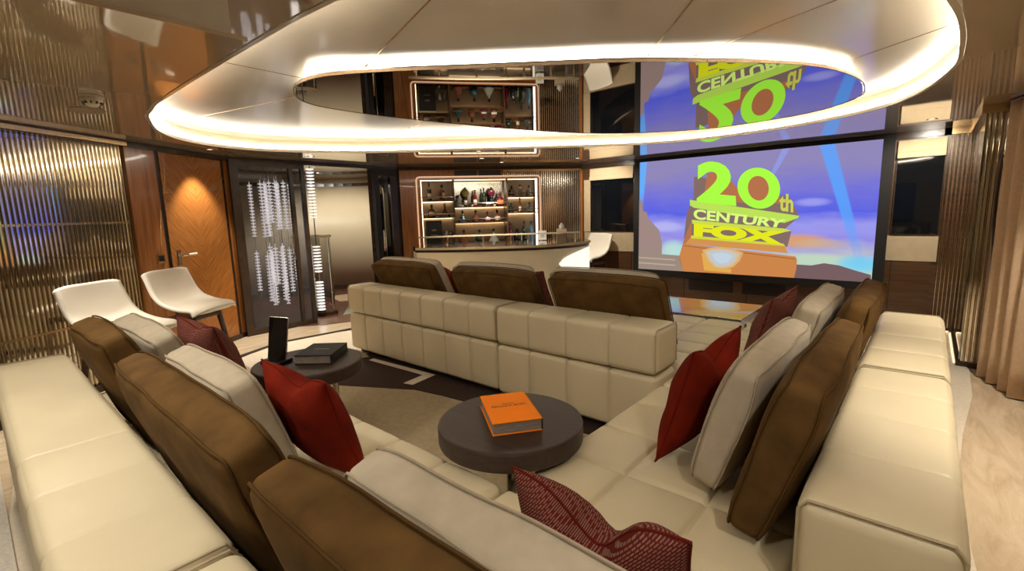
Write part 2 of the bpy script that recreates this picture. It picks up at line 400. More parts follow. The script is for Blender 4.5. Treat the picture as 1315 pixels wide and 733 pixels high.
# ring panels, cut at the seams
cxm, cym = -1.9, 3.1
def ang(p): return math.atan2(p[1]-cym, p[0]-cxm)
def radial(P, a):
    """point of loop P on the ray at angle a from the mirror centre"""
    best = None
    d = Vector((math.cos(a), math.sin(a)))
    for i in range(len(P)):
        p, q = Vector(P[i])-Vector((cxm, cym)), Vector(P[(i+1) % len(P)])-Vector((cxm, cym))
        e = q-p; den = d.x*e.y-d.y*e.x
        if abs(den) < 1e-9: continue
        t = (p.x*e.y-p.y*e.x)/den; s = (p.x*d.y-p.y*d.x)/den
        if t > 0 and -1e-6 <= s <= 1+1e-6 and (best is None or t > best): best = t
    return (cxm+d.x*best, cym+d.y*best) if best else (cxm, cym)
INN = offset_loop(MIR, -0.30); OUT = offset_loop(PEB, 0.02)
# each cut runs from a point of the inner loop to a point of the outer loop
SEAMS = [((-2.95, 1.75), (-5.45, 1.46)), ((-2.95, 1.72), (-3.15, 0.95)), ((-2.85, 1.68), (-0.75, 1.15)), ((-1.22, 2.65), (-0.35, 1.60)), ((-1.10, 2.75), (0.05, 2.60)),
         ((-0.42, 3.75), (0.07, 3.55)), ((-1.10, 4.90), (-0.90, 5.70)), ((-2.55, 4.60), (-3.30, 5.20)), ((-3.20, 2.80), (-5.20, 3.50))]
def near_i(P, q): return min(range(len(P)), key=lambda i: (P[i][0]-q[0])**2+(P[i][1]-q[1])**2)
def densify(P, k): return [tuple(Vector(P[i]).lerp(Vector(P[(i+1) % len(P)]), j/k)) for i in range(len(P)) for j in range(k)]
def arc_pts(P, i0, i1, n):
    if i1 <= i0: i1 += len(P)
    out = []
    for k in range(n+1):
        f = i0+(i1-i0)*k/n; a = int(f); out.append(Vector(P[a % len(P)]).lerp(Vector(P[(a+1) % len(P)]), f-a))
    return out
INd, OUd = densify(INN, 3), densify(OUT, 3)
SEAMS.sort(key=lambda s: near_i(OUd, s[1]))
ends = [(near_i(INd, a), near_i(OUd, b)) for a, b in SEAMS]
for i in range(len(ends)):
    (a0, b0), (a1, b1) = ends[i], ends[(i+1) % len(ends)]
    n = 40; I = arc_pts(INd, a0, a1, n) if a0 != a1 else [Vector(INd[a0])]*(n+1); O = arc_pts(OUd, b0, b1, n)
    if a1 < a0 and (a0-a1) < len(INd)*0.3: I = [Vector(INd[a0]).lerp(Vector(INd[a1]), k/n) for k in range(n+1)]
    bm = bmesh.new(); rows = []
    for k in range(n+1): rows.append([bm.verts.new((*(I[k].lerp(O[k], t)), ZR+dz+0.085*t)) for t, dz in ((0, 0), (0.33, 0), (0.66, 0), (1, 0), (1, 0.02), (0, 0.02))])
    for k in range(n):
        for q in range(6): bm.faces.new((rows[k][q], rows[k+1][q], rows[k+1][(q+1) % 6], rows[k][(q+1) % 6]))
    bm.faces.new(rows[0]); bm.faces.new(list(reversed(rows[-1])))
    obj('ceiling_panel', bm, RINGM, ceil)
    p, q = Vector(INd[a0]), Vector(OUd[b0]); d_ = (q-p).normalized(); nn_ = Vector((-d_.y, d_.x))*0.004
    jb = bmesh.new(); c4 = [(p+nn_, 0), (p-nn_, 0), (q-nn_, 0.085), (q+nn_, 0.085)]
    lo_ = [jb.verts.new((v_.x, v_.y, ZR+h_-0.0015)) for v_, h_ in c4]; hi_ = [jb.verts.new((v_.x, v_.y, ZR+h_+0.001)) for v_, h_ in c4]
    jb.faces.new(lo_); jb.faces.new(hi_)
    for z_ in range(4): jb.faces.new((lo_[z_], lo_[(z_+1) % 4], hi_[(z_+1) % 4], hi_[z_]))
    obj('panel_joint', jb, GOLDTRIM, ceil)
back = obj('recess_back', prism(OUT, ZR+0.115, ZR+0.14), DARKTRIM, ceil)
# hanging mirror
mi = thing('ceiling_mirror', 'pebble-shaped smoked mirror hung under the white ceiling panels, reflecting the cinema screen', 'mirror', (cxm, cym, 2.29))
L_ = [(x-cxm, y-cym) for x, y in MIR]
obj('mirror_plate', prism(L_, 0.0, 0.025), MIRROR, mi)
obj('mirror_rim', ring_strip(offset_loop(L_, 0.006), -0.002, 0.014, False, 0.008), mat('dark_bronze_rim', (.30,.21,.13), .25, metal=1.0, var=.05), mi)
li = obj('backlight_strip', ring_strip(offset_loop(L_, -0.05), 0.027, 0.045, True, 0.02), LED_IN, mi); li['label'] = 'warm white LED strip hidden above the mirror edge'
obj('mirror_mount', ring_strip(offset_loop(L_, -0.34), 0.025, ZR-2.29, True, 0.03), RINGM, mi)

# walls --------------------------------------------------------------
def wallframe(name, A, B, label, build):
    d = Vector((B[0]-A[0], B[1]-A[1])); L = d.length
    o = build(L); o.name = name
    o.location = (A[0], A[1], 0); o.rotation_euler = (0, 0, math.atan2(d.y, d.x))
    return struct(o, label, 'wall'), L
def slat_mesh(w, dpt, z0, z1, m=None):
    bm = bmesh.new()
    prof = [(-w/2, 0), (-w/2*0.8, dpt*0.65), (-w/2*0.35, dpt), (w/2*0.35, dpt), (w/2*0.8, dpt*0.65), (w/2, 0)]
    b = [bm.verts.new((x, y, z0)) for x, y in prof]; t = [bm.verts.new((x, y, z1)) for x, y in prof]; n = len(prof)
    for i in range(n): bm.faces.new((b[i], b[(i+1) % n], t[(i+1) % n], t[i]))
    bm.faces.new(list(reversed(b))); bm.faces.new(t); bmesh.ops.recalc_face_normals(bm, faces=bm.faces)
    me = bpy.data.meshes.new('slat'); bm.to_mesh(me); bm.free(); me.materials.append(m or BRONZE); return me
def slats(parent, s0, s1, pitch, w, dpt, z0, z1, y=0.0, m=None):
    me = slat_mesh(w, dpt, z0, z1, m); n = int(round((s1-s0)/pitch))
    for i in range(n):
        o = link('slat', me, None, parent); o.location = (s0+pitch*(i+0.5), y, 0)

# diagonal wall on the left: door, wood panel, bronze slats
wl, LW = wallframe('wall_left', (-6.65, 2.3), (-4.6, -0.8), 'slanting wall of bronze mirror slats and walnut panels',
                   lambda L: obj('wall_left', bx(-0.1, L, -0.14, -0.02, 0, ZC), BRONZE_D))
slats(wl, 1.40, LW, 0.037, 0.016, 0.014, 0.06, ZC-0.05, -0.02)
pp = obj('wood_panel', bx(1.05, 1.385, -0.03, 0.012, 0.0, ZC-0.05), WALNUT, wl)
obj('wood_panel', bx(-0.02, 0.06, -0.03, 0.02, 0.0, ZC-0.05), WALNUT, wl)
for k, z in enumerate((0.62, 1.5)): obj('slat_bracket', bx(1.40, LW, -0.02, -0.008, z, z+0.02), GOLDTRIM, wl)
sw = obj('switch_plate', bx(1.09, 1.18, 0.012, 0.02, 1.08, 1.18, 0.003), GOLDTRIM, wl)
obj('switch_key', bx(1.105, 1.132, 0.02, 0.024, 1.10, 1.16), BLACK, sw); obj('switch_key', bx(1.138, 1.165, 0.02, 0.024, 1.10, 1.16), BLACK, sw)
def at_wall(w, name, label, cat):
    t = thing(name, label, cat, w.location, w.rotation_euler[2], kind='structure'); return t
d1 = at_wall(wl, 'door_1', 'walnut veneer door with chevron grain and white lever handle', 'door')
leaf = obj('door_leaf', bx(-0.44, 0.44, -0.02, 0.014, 0.01, ZC-0.06), WALNUT_CH, d1); leaf.location = (0.56, 0, 0)
obj('shadow_gap', bx(1.005, 1.045, -0.03, 0.002, 0, ZC-0.05), BLACK, d1)
obj('shadow_gap', bx(0.065, 0.115, -0.03, 0.002, 0, ZC-0.05), DARKTRIM, d1)
obj('gold_inlay', tube([(0.93, 0.015, 2.2), (0.945, 0.015, 2.05), (0.965, 0.015, 1.92), (0.99, 0.015, 1.80)], 0.0035, 6), GOLDTRIM, d1)
obj('gold_inlay', tube([(1.062, 0.013, 1.62), (1.09, 0.013, 1.45), (1.115, 0.013, 1.25), (1.125, 0.013, 1.0)], 0.0035, 6), GOLDTRIM, wl)
hb = bmesh.new(); box(hb, 0.885, 0.925, 0.014, 0.024, 1.03, 1.20, 0.004)
hp = obj('handle_plate', hb, STEEL, d1)
obj('lever', tube([(0.905, 0.02, 1.14), (0.905, 0.07, 1.14), (0.86, 0.075, 1.14), (0.74, 0.075, 1.145)], 0.010, 10), STEEL, hp)
obj('lever_grip', tube([(0.84, 0.075, 1.142), (0.73, 0.075, 1.146)], 0.0135, 10), WHITEPL, hp)
t1 = struct(obj('trim_1', bx(-0.02, LW, -0.02, 0.05, ZC-0.055, ZC-0.001), DARKTRIM), 'dark trim under the ceiling along the slatted wall and walnut door', 'trim')
t1.location = wl.location; t1.rotation_euler = wl.rotation_euler
o = obj('gold_bead', bx(1.385, LW, 0.05, 0.056, ZC-0.05, ZC-0.012), GOLDTRIM, t1)
t2 = struct(obj('baseboard_left', bx(0.0, LW, -0.02, 0.03, 0, 0.06), DARKTRIM), 'low dark baseboard under the bronze slats', 'baseboard')
t2.location = wl.location; t2.rotation_euler = wl.rotation_euler

# entrance wall with smoked glass doors
we = struct(obj('wall_entrance', bx(-6.76, -6.62, 4.36, 4.9, 0, ZC), DARKTRIM), 'dark wall around the entrance to the lobby', 'wall')
obj('wall_lintel', bx(-6.72, -6.60, 2.3, 4.9, ZC-0.05, ZC), DARKTRIM, we)
dg = thing('door_2', 'smoked glass double door with dark frame in front of hanging crystals', 'door', (-6.6, 2.3, 0), kind='structure')
for y0, y1 in ((0.0, 0.10), (0.735, 0.785), (0.90, 0.95)): obj('door_frame', bx(-0.03, 0.03, y0, y1, 0.0, ZC-0.05), DARKTRIM, dg)
for z0, z1 in ((0.0, 0.07), (ZC-0.11, ZC-0.05)): obj('door_frame', bx(-0.025, 0.025, 0.10, 0.90, z0, z1), DARKTRIM, dg)
obj('door_glass', bx(-0.008, 0.008, 0.10, 0.735, 0.07, ZC-0.11), DGLASS, dg)
obj('door_glass', bx(-0.008, 0.008, 0.785, 0.90, 0.07, ZC-0.11), DGLASS, dg)
hh = obj('door_handle', tube([(0.07, 0.70, 0.95), (0.07, 0.70, 1.30)], 0.014, 10), STEEL, dg)
obj('handle_stub', tube([(0.0, 0.70, 1.0), (0.07, 0.70, 1.0)], 0.009, 8), STEEL, hh); obj('handle_stub', tube([(0.0, 0.70, 1.25), (0.07, 0.70, 1.25)], 0.009, 8), STEEL, hh)
dk = thing('door_3', 'black glass door leaf standing open beside the bar wall', 'door', (-6.57, 4.33, 0), math.radians(9), kind='structure')
obj('door_frame', bx(-0.03, 0.03, 0.0, 0.10, 0, ZC-0.05), BLACK, dk); obj('door_frame', bx(-0.03, 0.03, 0.48, 0.53, 0, ZC-0.05), BLACK, dk)
obj('door_frame', bx(-0.028, 0.028, 0.10, 0.48, ZC-0.15, ZC-0.05), BLACK, dk); obj('door_frame', bx(-0.028, 0.028, 0.10, 0.48, 0, 0.1), BLACK, dk)
obj('door_glass', bx(-0.006, 0.006, 0.10, 0.48, 0.1, ZC-0.15), WINDOWG, dk)
obj('door_glazing_bar', bx(0.0, 0.018, 0.17, 0.185, 0.35, 1.95), STEEL, dk)
hd = obj('door_handle', tube([(0.075, 0.08, 0.95), (0.075, 0.08, 1.28)], 0.014, 10), STEEL, dk)
obj('handle_stub', tube([(0.02, 0.08, 1.0), (0.075, 0.08, 1.0)], 0.009, 8), STEEL, hd); obj('handle_stub', tube([(0.02, 0.08, 1.22), (0.075, 0.08, 1.22)], 0.009, 8), STEEL, hd)
# lobby beyond
def arc_wall(cx, cy_, R, a0, a1, z0, z1, t, n=40):
    bm = bmesh.new(); rows = []
    for i in range(n+1):
        a = math.radians(a0+(a1-a0)*i/n)
        rows.append([bm.verts.new((cx+r*math.cos(a), cy_+r*math.sin(a), z)) for r, z in ((R, z0), (R, z1), (R+t, z1), (R+t, z0))])
    for i in range(n):
        for q in range(4): bm.faces.new((rows[i][q], rows[i+1][q], rows[i+1][(q+1) % 4], rows[i][(q+1) % 4]))
    bm.faces.new(rows[0]); bm.faces.new(list(reversed(rows[-1])))
    return bm
wb = struct(obj('wall_lobby', arc_wall(-7.9, 4.1, 1.8, 66, 300, 0, ZC, 0.08), CREAMW, None, True), 'curved cream wall of the lobby beyond the glass doors', 'wall')
t3 = struct(obj('trim_2', arc_wall(-7.9, 4.1, 1.77, 66, 300, 2.13, 2.19, 0.03), DARKTRIM), 'dark trim band along the top of the curved lobby wall', 'trim')
t4 = struct(obj('baseboard_lobby', arc_wall(-7.9, 4.1, 1.77, 66, 300, 0, 0.08, 0.03), DARKTRIM), 'dark baseboard along the curved lobby wall', 'baseboard')
LOBF = wood('lobby_floor_wood', (0.10, 0.035, 0.025), (0.17, 0.07, 0.05), 0.25, axis='X')
lf = obj('lobby_inlay', prism([(-7.9+1.76*math.cos(a/24*2*PI), 4.1+1.76*math.sin(a/24*2*PI)) for a in range(24)], 0.0, 0.006), LOBF, fl); lf['label'] = 'dark wood lobby floor'
floor_piece('lobby_inlay', [(-7.35, 4.2), (-6.75, 3.75), (-6.72, 4.3), (-7.2, 4.7)], 0.005, 0.010, mat('green_onyx', (0.42, 0.48, 0.38), 0.2, var=0.1), 'pale green stone inlay')
floor_piece('lobby_inlay', [(-8.6, 4.5), (-7.9, 4.35), (-7.7, 4.75), (-8.5, 5.0)], 0.005, 0.010, TRAV, 'pale stone inlay')

# screen wall ---------------------------------------------------------
WY = 7.30
ws = struct(obj('wall_screen', bx(-4.75, 0.45, WY, WY+0.12, 0, ZC), DARKWOOD), 'dark wood wall behind the projection screen', 'wall')
def wpart(name, x0, x1, z0, z1, m, t=0.02, y=0.0, parent=ws, bev=0.0): return obj(name, bx(x0, x1, WY-t-y, WY-y, z0, z1, bev), m, parent)
for x0, x1 in ((-4.6, -3.70), (-3.69, -2.80), (-2.79, -1.90), (-1.89, -1.0), (-0.99, -0.31), (-0.30, 0.06)): wpart('wood_panel', x0, x1, 0.02, 0.795, DARKWOOD, 0.02)
wpart('beige_panel', -4.60, -3.60, 0.805, 1.125, PANELB, 0.02); wpart('beige_panel', -0.42, 0.10, 0.805, 1.105, PANELB, 0.02)
wpart('beige_panel', -4.60, -4.47, 1.13, 2.02, PANELB, 0.03)
for i, (x0, x1, z0, z1, lab) in enumerate(((-4.46, -3.66, 1.14, 2.02, 'black night window with roman blind between bar and screen'), (-0.325, 0.085, 1.12, 2.01, 'black night window with roman blind beside the curtains'))):
    w_ = thing('window_%d' % (i+1), lab, 'window', (0, 0, 0), kind='structure')
    obj('window_pane', bx(x0, x1, WY-0.015, WY-0.002, z0, z1), WINDOWG, w_)
    for a in ((x0-0.012, x0, z0, z1), (x1, x1+0.012, z0, z1), (x0-0.012, x1+0.012, z0-0.012, z0)): obj('window_frame', bx(a[0], a[1], WY-0.03, WY-0.001, a[2], a[3]), DARKTRIM, w_)
    b_ = thing('roman_blind', 'folded beige roman blind above the %s' % ('window beside the bar' if i == 0 else 'window by the curtains'), 'blind', ((x0+x1)/2, WY-0.03, z1-0.02))
    hw = (x1-x0)/2+0.008
    obj('blind_fold', bx(-hw, hw, -0.045, 0.015, 0.0, 0.07, 0.01), BLIND, b_); obj('blind_fold', bx(-hw, hw, -0.03, 0.015, 0.065, 0.20, 0.01), BLIND, b_)
for i, (x0, x1) in enumerate(((-2.72, -2.08), (-1.95, -1.40))):
    v = thing('air_vent', 'dark slotted air grille in the wood below the screen, %s' % ('the one nearer the bar' if i == 0 else 'the one nearer the curtains'), 'vent', ((x0+x1)/2, WY-0.02, 0.25))
    hw = (x1-x0)/2; obj('vent_backing', bx(-hw, hw, -0.004, 0.0, 0, 0.165), BLACK, v)
    for k in range(7): obj('vent_slat', bx(-hw, hw, -0.016, -0.004, 0.012+k*0.0225, 0.021+k*0.0225), DARKTRIM, v)
t5 = struct(obj('trim_3', bx(-4.7, 0.12, WY-0.05, WY, ZC-0.07, ZC-0.001), DARKTRIM), 'dark trim under the ceiling above the projection screen', 'trim')

# bar wall --------------------------------------------------------------
BA, BB = (-4.65, 7.3), (-6.6, 4.85)
LB = math.hypot(BB[0]-BA[0], BB[1]-BA[1])
N0, N1, NZ0, NZ1 = 0.33, 2.32, 1.0, 2.07
def barwall(L):
    bm = bmesh.new()
    for a in ((0, L-N1, 0, ZC), (L-N0, L, 0, ZC), (L-N1, L-N0, 0, NZ0), (L-N1, L-N0, NZ1, ZC)): box(bm, a[0], a[1], -0.12, 0.0, a[2], a[3])
    return obj('wall_bar', bm, WALNUT)
wbar, LBx = wallframe('wall_bar', BA, BB, 'walnut wall with a lit bottle niche and bronze slats behind the bar', barwall)
BROT = wbar.rotation_euler[2]
def sb(s): return LB-s
obj('mirror_backing', bx(sb(3.09), sb(2.36), 0.0, 0.006, 0.0, ZC-0.06), mat('dark_slat_backing', (0.10, 0.085, 0.07), 0.15, metal=1.0, var=0.05), wbar)
slats(wbar, sb(3.09), sb(2.36), 0.036, 0.018, 0.014, 0.0, ZC-0.09, 0.006, SILVER)
slats(wbar, sb(2.36), sb(1.72), 0.036, 0.018, 0.014, NZ1+0.035, ZC-0.09, 0.0, SILVER)
o = obj('gold_bead', bx(0.0, sb(1.72), 0.0, 0.04, ZC-0.09, ZC-0.06), GOLDTRIM, wbar)
for a in (0.90, 1.30): 
    g_ = obj('air_grille', bx(sb(a+0.38), sb(a), 0.0, 0.008, 2.13, 2.215), BLACK, wbar)
    for k in range(4): obj('grille_slat', bx(sb(a+0.38), sb(a), 0.008, 0.014, 2.138+k*0.02, 2.146+k*0.02), DARKTRIM, g_)
obj('gold_inlay', tube([(sb(0.12+0.10*math.sin(t/12*PI/2)), 0.0, 0.75+1.3*t/12) for t in range(13)], 0.006, 6), GOLDTRIM, wbar)
t6 = struct(obj('trim_4', bx(0, LB, 0, 0.045, ZC-0.05, ZC-0.001), DARKTRIM), 'dark trim under the ceiling above the bar shelves', 'trim')
t6.location = wbar.location; t6.rotation_euler = wbar.rotation_euler

# right side: slatted pier, glass wall, curtains ------------------------------
PY = 5.82
wp = struct(obj('wall_pier', bx(0.315, 1.3, PY, 7.42, 0, ZC), BRONZE_D), 'corner pier clad in bronze slats and grey mirror beside the curtains', 'wall')
me_ = slat_mesh(0.018, 0.014, 0.05, ZC-0.07)
for k in range(6):
    o = link('slat', me_, None, wp); o.location = (0.118+k*0.034, WY, 0); o.rotation_euler = (0, 0, PI)
for k in range(18):
    o = link('slat', me_, None, wp); o.location = (0.335+k*0.036, PY, 0); o.rotation_euler = (0, 0, PI)
PIERG = mat('grey_green_mirror', (0.33, 0.34, 0.28), 0.05, metal=1.0, var=0.05)
for k in range(6): obj('mirror_panel', bx(0.303, 0.314, PY+0.03+k*0.235, PY+0.03+k*0.235+0.222, 0.05, ZC-0.07), PIERG, wp)
t7 = struct(obj('trim_5', prism([(0.06, WY-0.05), (0.27, WY-0.05), (0.27, PY-0.05), (1.3, PY-0.05), (1.3, PY), (0.315, PY), (0.315, WY), (0.06, WY)], ZC-0.07, ZC-0.001), GOLDTRIM), 'gold-brown ceiling trim stepping around the slatted pier', 'trim')
t8 = struct(obj('baseboard_pier', prism([(0.06, WY-0.03), (0.285, WY-0.03), (0.285, PY-0.03), (1.3, PY-0.03), (1.3, PY), (0.315, PY), (0.315, WY), (0.06, WY)], 0.0, 0.045), DARKTRIM), 'dark plinth with floor lights around the slatted pier', 'baseboard')
obj('floor_light', bx(0.08, 0.27, WY-0.042, WY-0.031, 0.004, 0.02), LED_FLOOR, t8)
obj('floor_light', bx(0.272, 0.284, PY+0.05, WY-0.1, 0.004, 0.02), LED_FLOOR, t8)
wr = struct(obj('wall_right', bx(1.3, 1.42, -1.5, 7.42, 0, ZC), CREAMW), 'cream side wall behind the curtains', 'wall')
wk = struct(obj('wall_back', bx(-4.9, 1.42, -1.5, -1.38, 0, ZC), CREAMW), 'cream wall behind the corner sofa', 'wall')
for x0, x1 in ((-4.2, -2.4), (-2.1, -0.3)): obj('window_pane', bx(x0, x1, -1.38, -1.37, 0.9, 1.95), WINDOWG, wk)

def curtain(p0, p1, n, amp, label, bottom=0.012):
    t = thing('curtain', label, 'curtain', (p0[0], p0[1], 0.0), group='taupe curtains by the pier')
    d = Vector((p1[0]-p0[0], p1[1]-p0[1])); L = d.length; u = d/L; nn = Vector((-u.y, u.x)); bm = bmesh.new()
    K_, H = n*12, 10; th = 0.006
    for side in (0, 1):
        pass
    g = []
    for side in (1, -1):
        rows = []
        for j in range(H+1):
            z = bottom+(ZC-0.03-bottom)*j/H; row = []
            for i in range(K_+1):
                q = i/K_; fl_ = 1.0+0.35*(1-j/H)
                off = amp*fl_*math.sin(q*n*2*PI+0.5*math.sin(j*0.7+q*7))+amp*0.35*math.sin(q*n*4.1*PI+1.3+0.3*j/H)
                p = u*(q*L)+nn*(off+side*th/2); row.append(bm.verts.new((p.x, p.y, z)))
            rows.append(row)
        for j in range(H):
            for i in range(K_): bm.faces.new((rows[j][i], rows[j][i+1], rows[j+1][i+1], rows[j+1][i]))
        g.append(rows)
    A, B = g
    for j in range(H):
        for i in (0, K_): bm.faces.new((A[j][i], A[j+1][i], B[j+1][i], B[j][i]))
    for i in range(K_):
        for j in (0, H): bm.faces.new((A[j][i], A[j][i+1], B[j][i+1], B[j][i]))
    obj('drape', bm, CURT, t, True)
    obj('curtain_rail', tube([(0, 0, ZC-0.02), (d.x, d.y, ZC-0.02)], 0.012, 8), GOLDTRIM, t)
    return t
curtain((0.43, 5.66), (0.62, 5.02), 4, 0.035, 'taupe curtain hanging in deep folds right beside the slatted pier')
curtain((0.66, 4.96), (0.98, 3.7), 6, 0.04, 'taupe curtain cut off by the picture edge, nearer than the other one')

# ================================================================== PROJECTION SCREEN
SW, SH = 3.06, 1.69
SCR = 0.52
sc_ = thing('projection_screen', 'large cinema screen showing a yellow film studio logo against blue sky', 'screen', (-3.53, 7.22, 0.535))
fb = bmesh.new()
for a in ((-0.09, 0.0, -0.09, SH+0.045), (SW, SW+0.11, -0.09, SH+0.045), (0, SW, SH, SH+0.045), (0, SW, -0.09, 0)): box(fb, a[0], a[1], -0.012, 0.045, a[2], a[3])
obj('screen_border', fb, SCREENFR, sc_)
def sky_mat():
    m = bpy.data.materials.new('projected_sky'); m.use_nodes = True; nt = m.node_tree; nt.nodes.clear(); N = nt.nodes; L = nt.links
    tc = N.new('ShaderNodeTexCoord'); sp = N.new('ShaderNodeSeparateXYZ'); L.new(tc.outputs['Object'], sp.inputs[0])
    mr = N.new('ShaderNodeMath'); mr.operation = 'DIVIDE'; mr.inputs[1].default_value = SH; L.new(sp.outputs['Z'], mr.inputs[0])
    mp = N.new('ShaderNodeMapping'); mp.inputs['Scale'].default_value = (1.1, 1, 3.6); L.new(tc.outputs['Object'], mp.inputs['Vector'])
    nz = N.new('ShaderNodeTexNoise'); nz.inputs['Scale'].default_value = 1.7; nz.inputs['Detail'].default_value = 4; L.new(mp.outputs[0], nz.inputs['Vector'])
    ad = N.new('ShaderNodeMath'); ad.operation = 'MULTIPLY_ADD'; ad.inputs[1].default_value = 0.22; L.new(nz.outputs['Fac'], ad.inputs[0]); L.new(mr.outputs[0], ad.inputs[2])
    rp = N.new('ShaderNodeValToRGB'); cr = rp.color_ramp
    stops = [(0.0, (0.55, 0.62, 0.42)), (0.20, (0.42, 0.70, 0.62)), (0.30, (0.50, 0.50, 0.62)), (0.42, (0.30, 0.27, 0.80)), (0.52, (0.34, 0.33, 0.86)), (0.64, (0.11, 0.13, 0.80)), (0.80, (0.20, 0.19, 0.68)), (1.0, (0.29, 0.25, 0.50))]
    cr.elements[0].position = stops[0][0]; cr.elements[0].color = (*stops[0][1], 1)
    cr.elements[1].position = stops[-1][0]; cr.elements[1].color = (*stops[-1][1], 1)
    for p, c in stops[1:-1]:
        e = cr.elements.new(p); e.color = (*c, 1)
    L.new(ad.outputs[0], rp.inputs['Fac'])
    last = rp.outputs['Color']
    def math_(op, a, b=None, c=None):
        n = N.new('ShaderNodeMath'); n.operation = op
        for k, v in enumerate((a, b, c)):
            if v is None: continue
            if isinstance(v, (int, float)): n.inputs[k].default_value = v
            else: L.new(v, n.inputs[k])
        return n.outputs[0]
    def beam(u0, v0, u1, v1, w0, w1, col, amt):
        """soft search-light beam from (u0,v0) to (u1,v1), half-widths w0..w1, in screen metres"""
        nonlocal last
        a = Vector((u0*SW, v0*SH)); d = Vector((u1*SW, v1*SH))-a; Ln = d.length; d /= Ln
        px = math_('SUBTRACT', sp.outputs['X'], a.x); pz = math_('SUBTRACT', sp.outputs['Z'], a.y)
        t = math_('DIVIDE', math_('ADD', math_('MULTIPLY', px, d.x), math_('MULTIPLY', pz, d.y)), Ln)
        s = math_('ABSOLUTE', math_('SUBTRACT', math_('MULTIPLY', px, d.y), math_('MULTIPLY', pz, d.x)))
        w = math_('MULTIPLY_ADD', t, w1-w0, w0)
        f = N.new('ShaderNodeMapRange'); f.interpolation_type = 'SMOOTHSTEP'
        L.new(math_('DIVIDE', s, w), f.inputs['Value']); f.inputs['From Min'].default_value = 1.15; f.inputs['From Max'].default_value = 0.7
        f.inputs['To Min'].default_value = 0.0; f.inputs['To Max'].default_value = 1.0
        g = N.new('ShaderNodeMapRange'); L.new(t, g.inputs['Value']); g.inputs['From Min'].default_value = 0.0; g.inputs['From Max'].default_value = 0.45
        mx = N.new('ShaderNodeMix'); mx.data_type = 'RGBA'
        L.new(math_('MULTIPLY', math_('MULTIPLY', f.outputs[0], g.outputs[0]), amt), mx.inputs[0]); L.new(last, mx.inputs[6]); mx.inputs[7].default_value = (*col, 1)
        last = mx.outputs[2]
    beam(0.965, 0.10, 0.815, 1.02, 0.045, 0.085, (0.11, 0.38, 1.0), 0.85)
    beam(0.0, 0.50, 0.022, 1.02, 0.05, 0.06, (0.13, 0.45, 1.0), 0.9)
    beam(0.60, 0.72, 0.675, 1.02, 0.02, 0.045, (0.30, 0.36, 0.85), 0.7)
    def glow(u, v, ru, rv, col, amt):
        nonlocal last
        a = math_('DIVIDE', math_('SUBTRACT', sp.outputs['X'], u*SW), ru*SW); b = math_('DIVIDE', math_('SUBTRACT', sp.outputs['Z'], v*SH), rv*SH)
        r2 = math_('ADD', math_('MULTIPLY', a, a), math_('MULTIPLY', b, b))
        f = N.new('ShaderNodeMapRange'); f.interpolation_type = 'SMOOTHSTEP'; L.new(r2, f.inputs['Value']); f.inputs['From Min'].default_value = 1.0; f.inputs['From Max'].default_value = 0.0
        mx = N.new('ShaderNodeMix'); mx.data_type = 'RGBA'; L.new(math_('MULTIPLY', f.outputs[0], amt), mx.inputs[0]); L.new(last, mx.inputs[6]); mx.inputs[7].default_value = (*col, 1)
        last = mx.outputs[2]
    glow(0.74, 0.29, 0.14, 0.07, (0.75, 0.36, 0.12), 0.9); glow(0.82, 0.27, 0.12, 0.05, (0.62, 0.45, 0.30), 0.7)
    glow(0.78, 0.585, 0.08, 0.04, (0.42, 0.42, 0.92), 0.7); glow(0.14, 0.40, 0.12, 0.06, (0.50, 0.50, 0.90), 0.8); glow(0.19, 0.20, 0.08, 0.10, (0.50, 0.80, 0.70), 0.8)
    glow(0.80, 0.15, 0.16, 0.06, (0.55, 0.72, 0.50), 0.8); glow(0.96, 0.13, 0.10, 0.08, (0.15, 0.62, 0.95), 0.8)
    em = N.new('ShaderNodeEmission'); L.new(last, em.inputs[0]); em.inputs[1].default_value = SCR
    o = N.new('ShaderNodeOutputMaterial'); L.new(em.outputs[0], o.inputs[0]); return m
surf = obj('screen_surface', bx(0, SW, 0.0, 0.02, 0, SH), sky_mat(), sc_)
surf['label'] = 'lit picture of a blue and violet evening sky'
def art(name, poly, col, lay, s=1.0):
    bm = bmesh.new(); y = -0.0008*lay
    P = [(min(max(u, 0), 1)*SW, min(max(v, 0), 1)*SH) for u, v in poly]
    fv = [bm.verts.new((x, y, z)) for x, z in P]; bm.faces.new(fv)
    bmesh.ops.triangulate(bm, faces=bm.faces)
    return obj(name, bm, emis('projected_%s_%s' % (name, lay), col, s*SCR), surf)
def art_text(name, s, quad, col, lay, off):
    TL, TR, BR, BL = [Vector((u*SW, v*SH)) for u, v in quad]; y = -0.0008*lay
    def place(u, v):
        p = (BL.lerp(BR, u)).lerp(TL.lerp(TR, u), v); return Vector((p.x, y, p.y))
    return text_obj(name, s, emis('projected_%s_%s' % (name, lay), col, SCR), place, surf, off)
BEAM = (0.10, 0.34, 1.0)
art('hills', [(0.727, 0.107), (0.791, 0.104), (0.836, 0.125), (0.889, 0.113), (0.947, 0.079), (0.996, 0.054), (1.0, 0.0), (0.72, 0.0)], (0.19, 0.115, 0.12), 7)
art('building', [(0.0, 0.65), (0.018, 0.65), (0.022, 0.549), (0.044, 0.538), (0.048, 0.489), (0.072, 0.429), (0.112, 0.37), (0.128, 0.252), (0.128, 0.14), (0.0, 0.14)], (0.36, 0.25, 0.23), 8)
art('building', [(0.0, 0.156), (0.242, 0.141), (0.306, 0.108), (0.358, 0.093), (0.364, 0.0), (0.0, 0.0)], (0.34, 0.26, 0.21), 9)
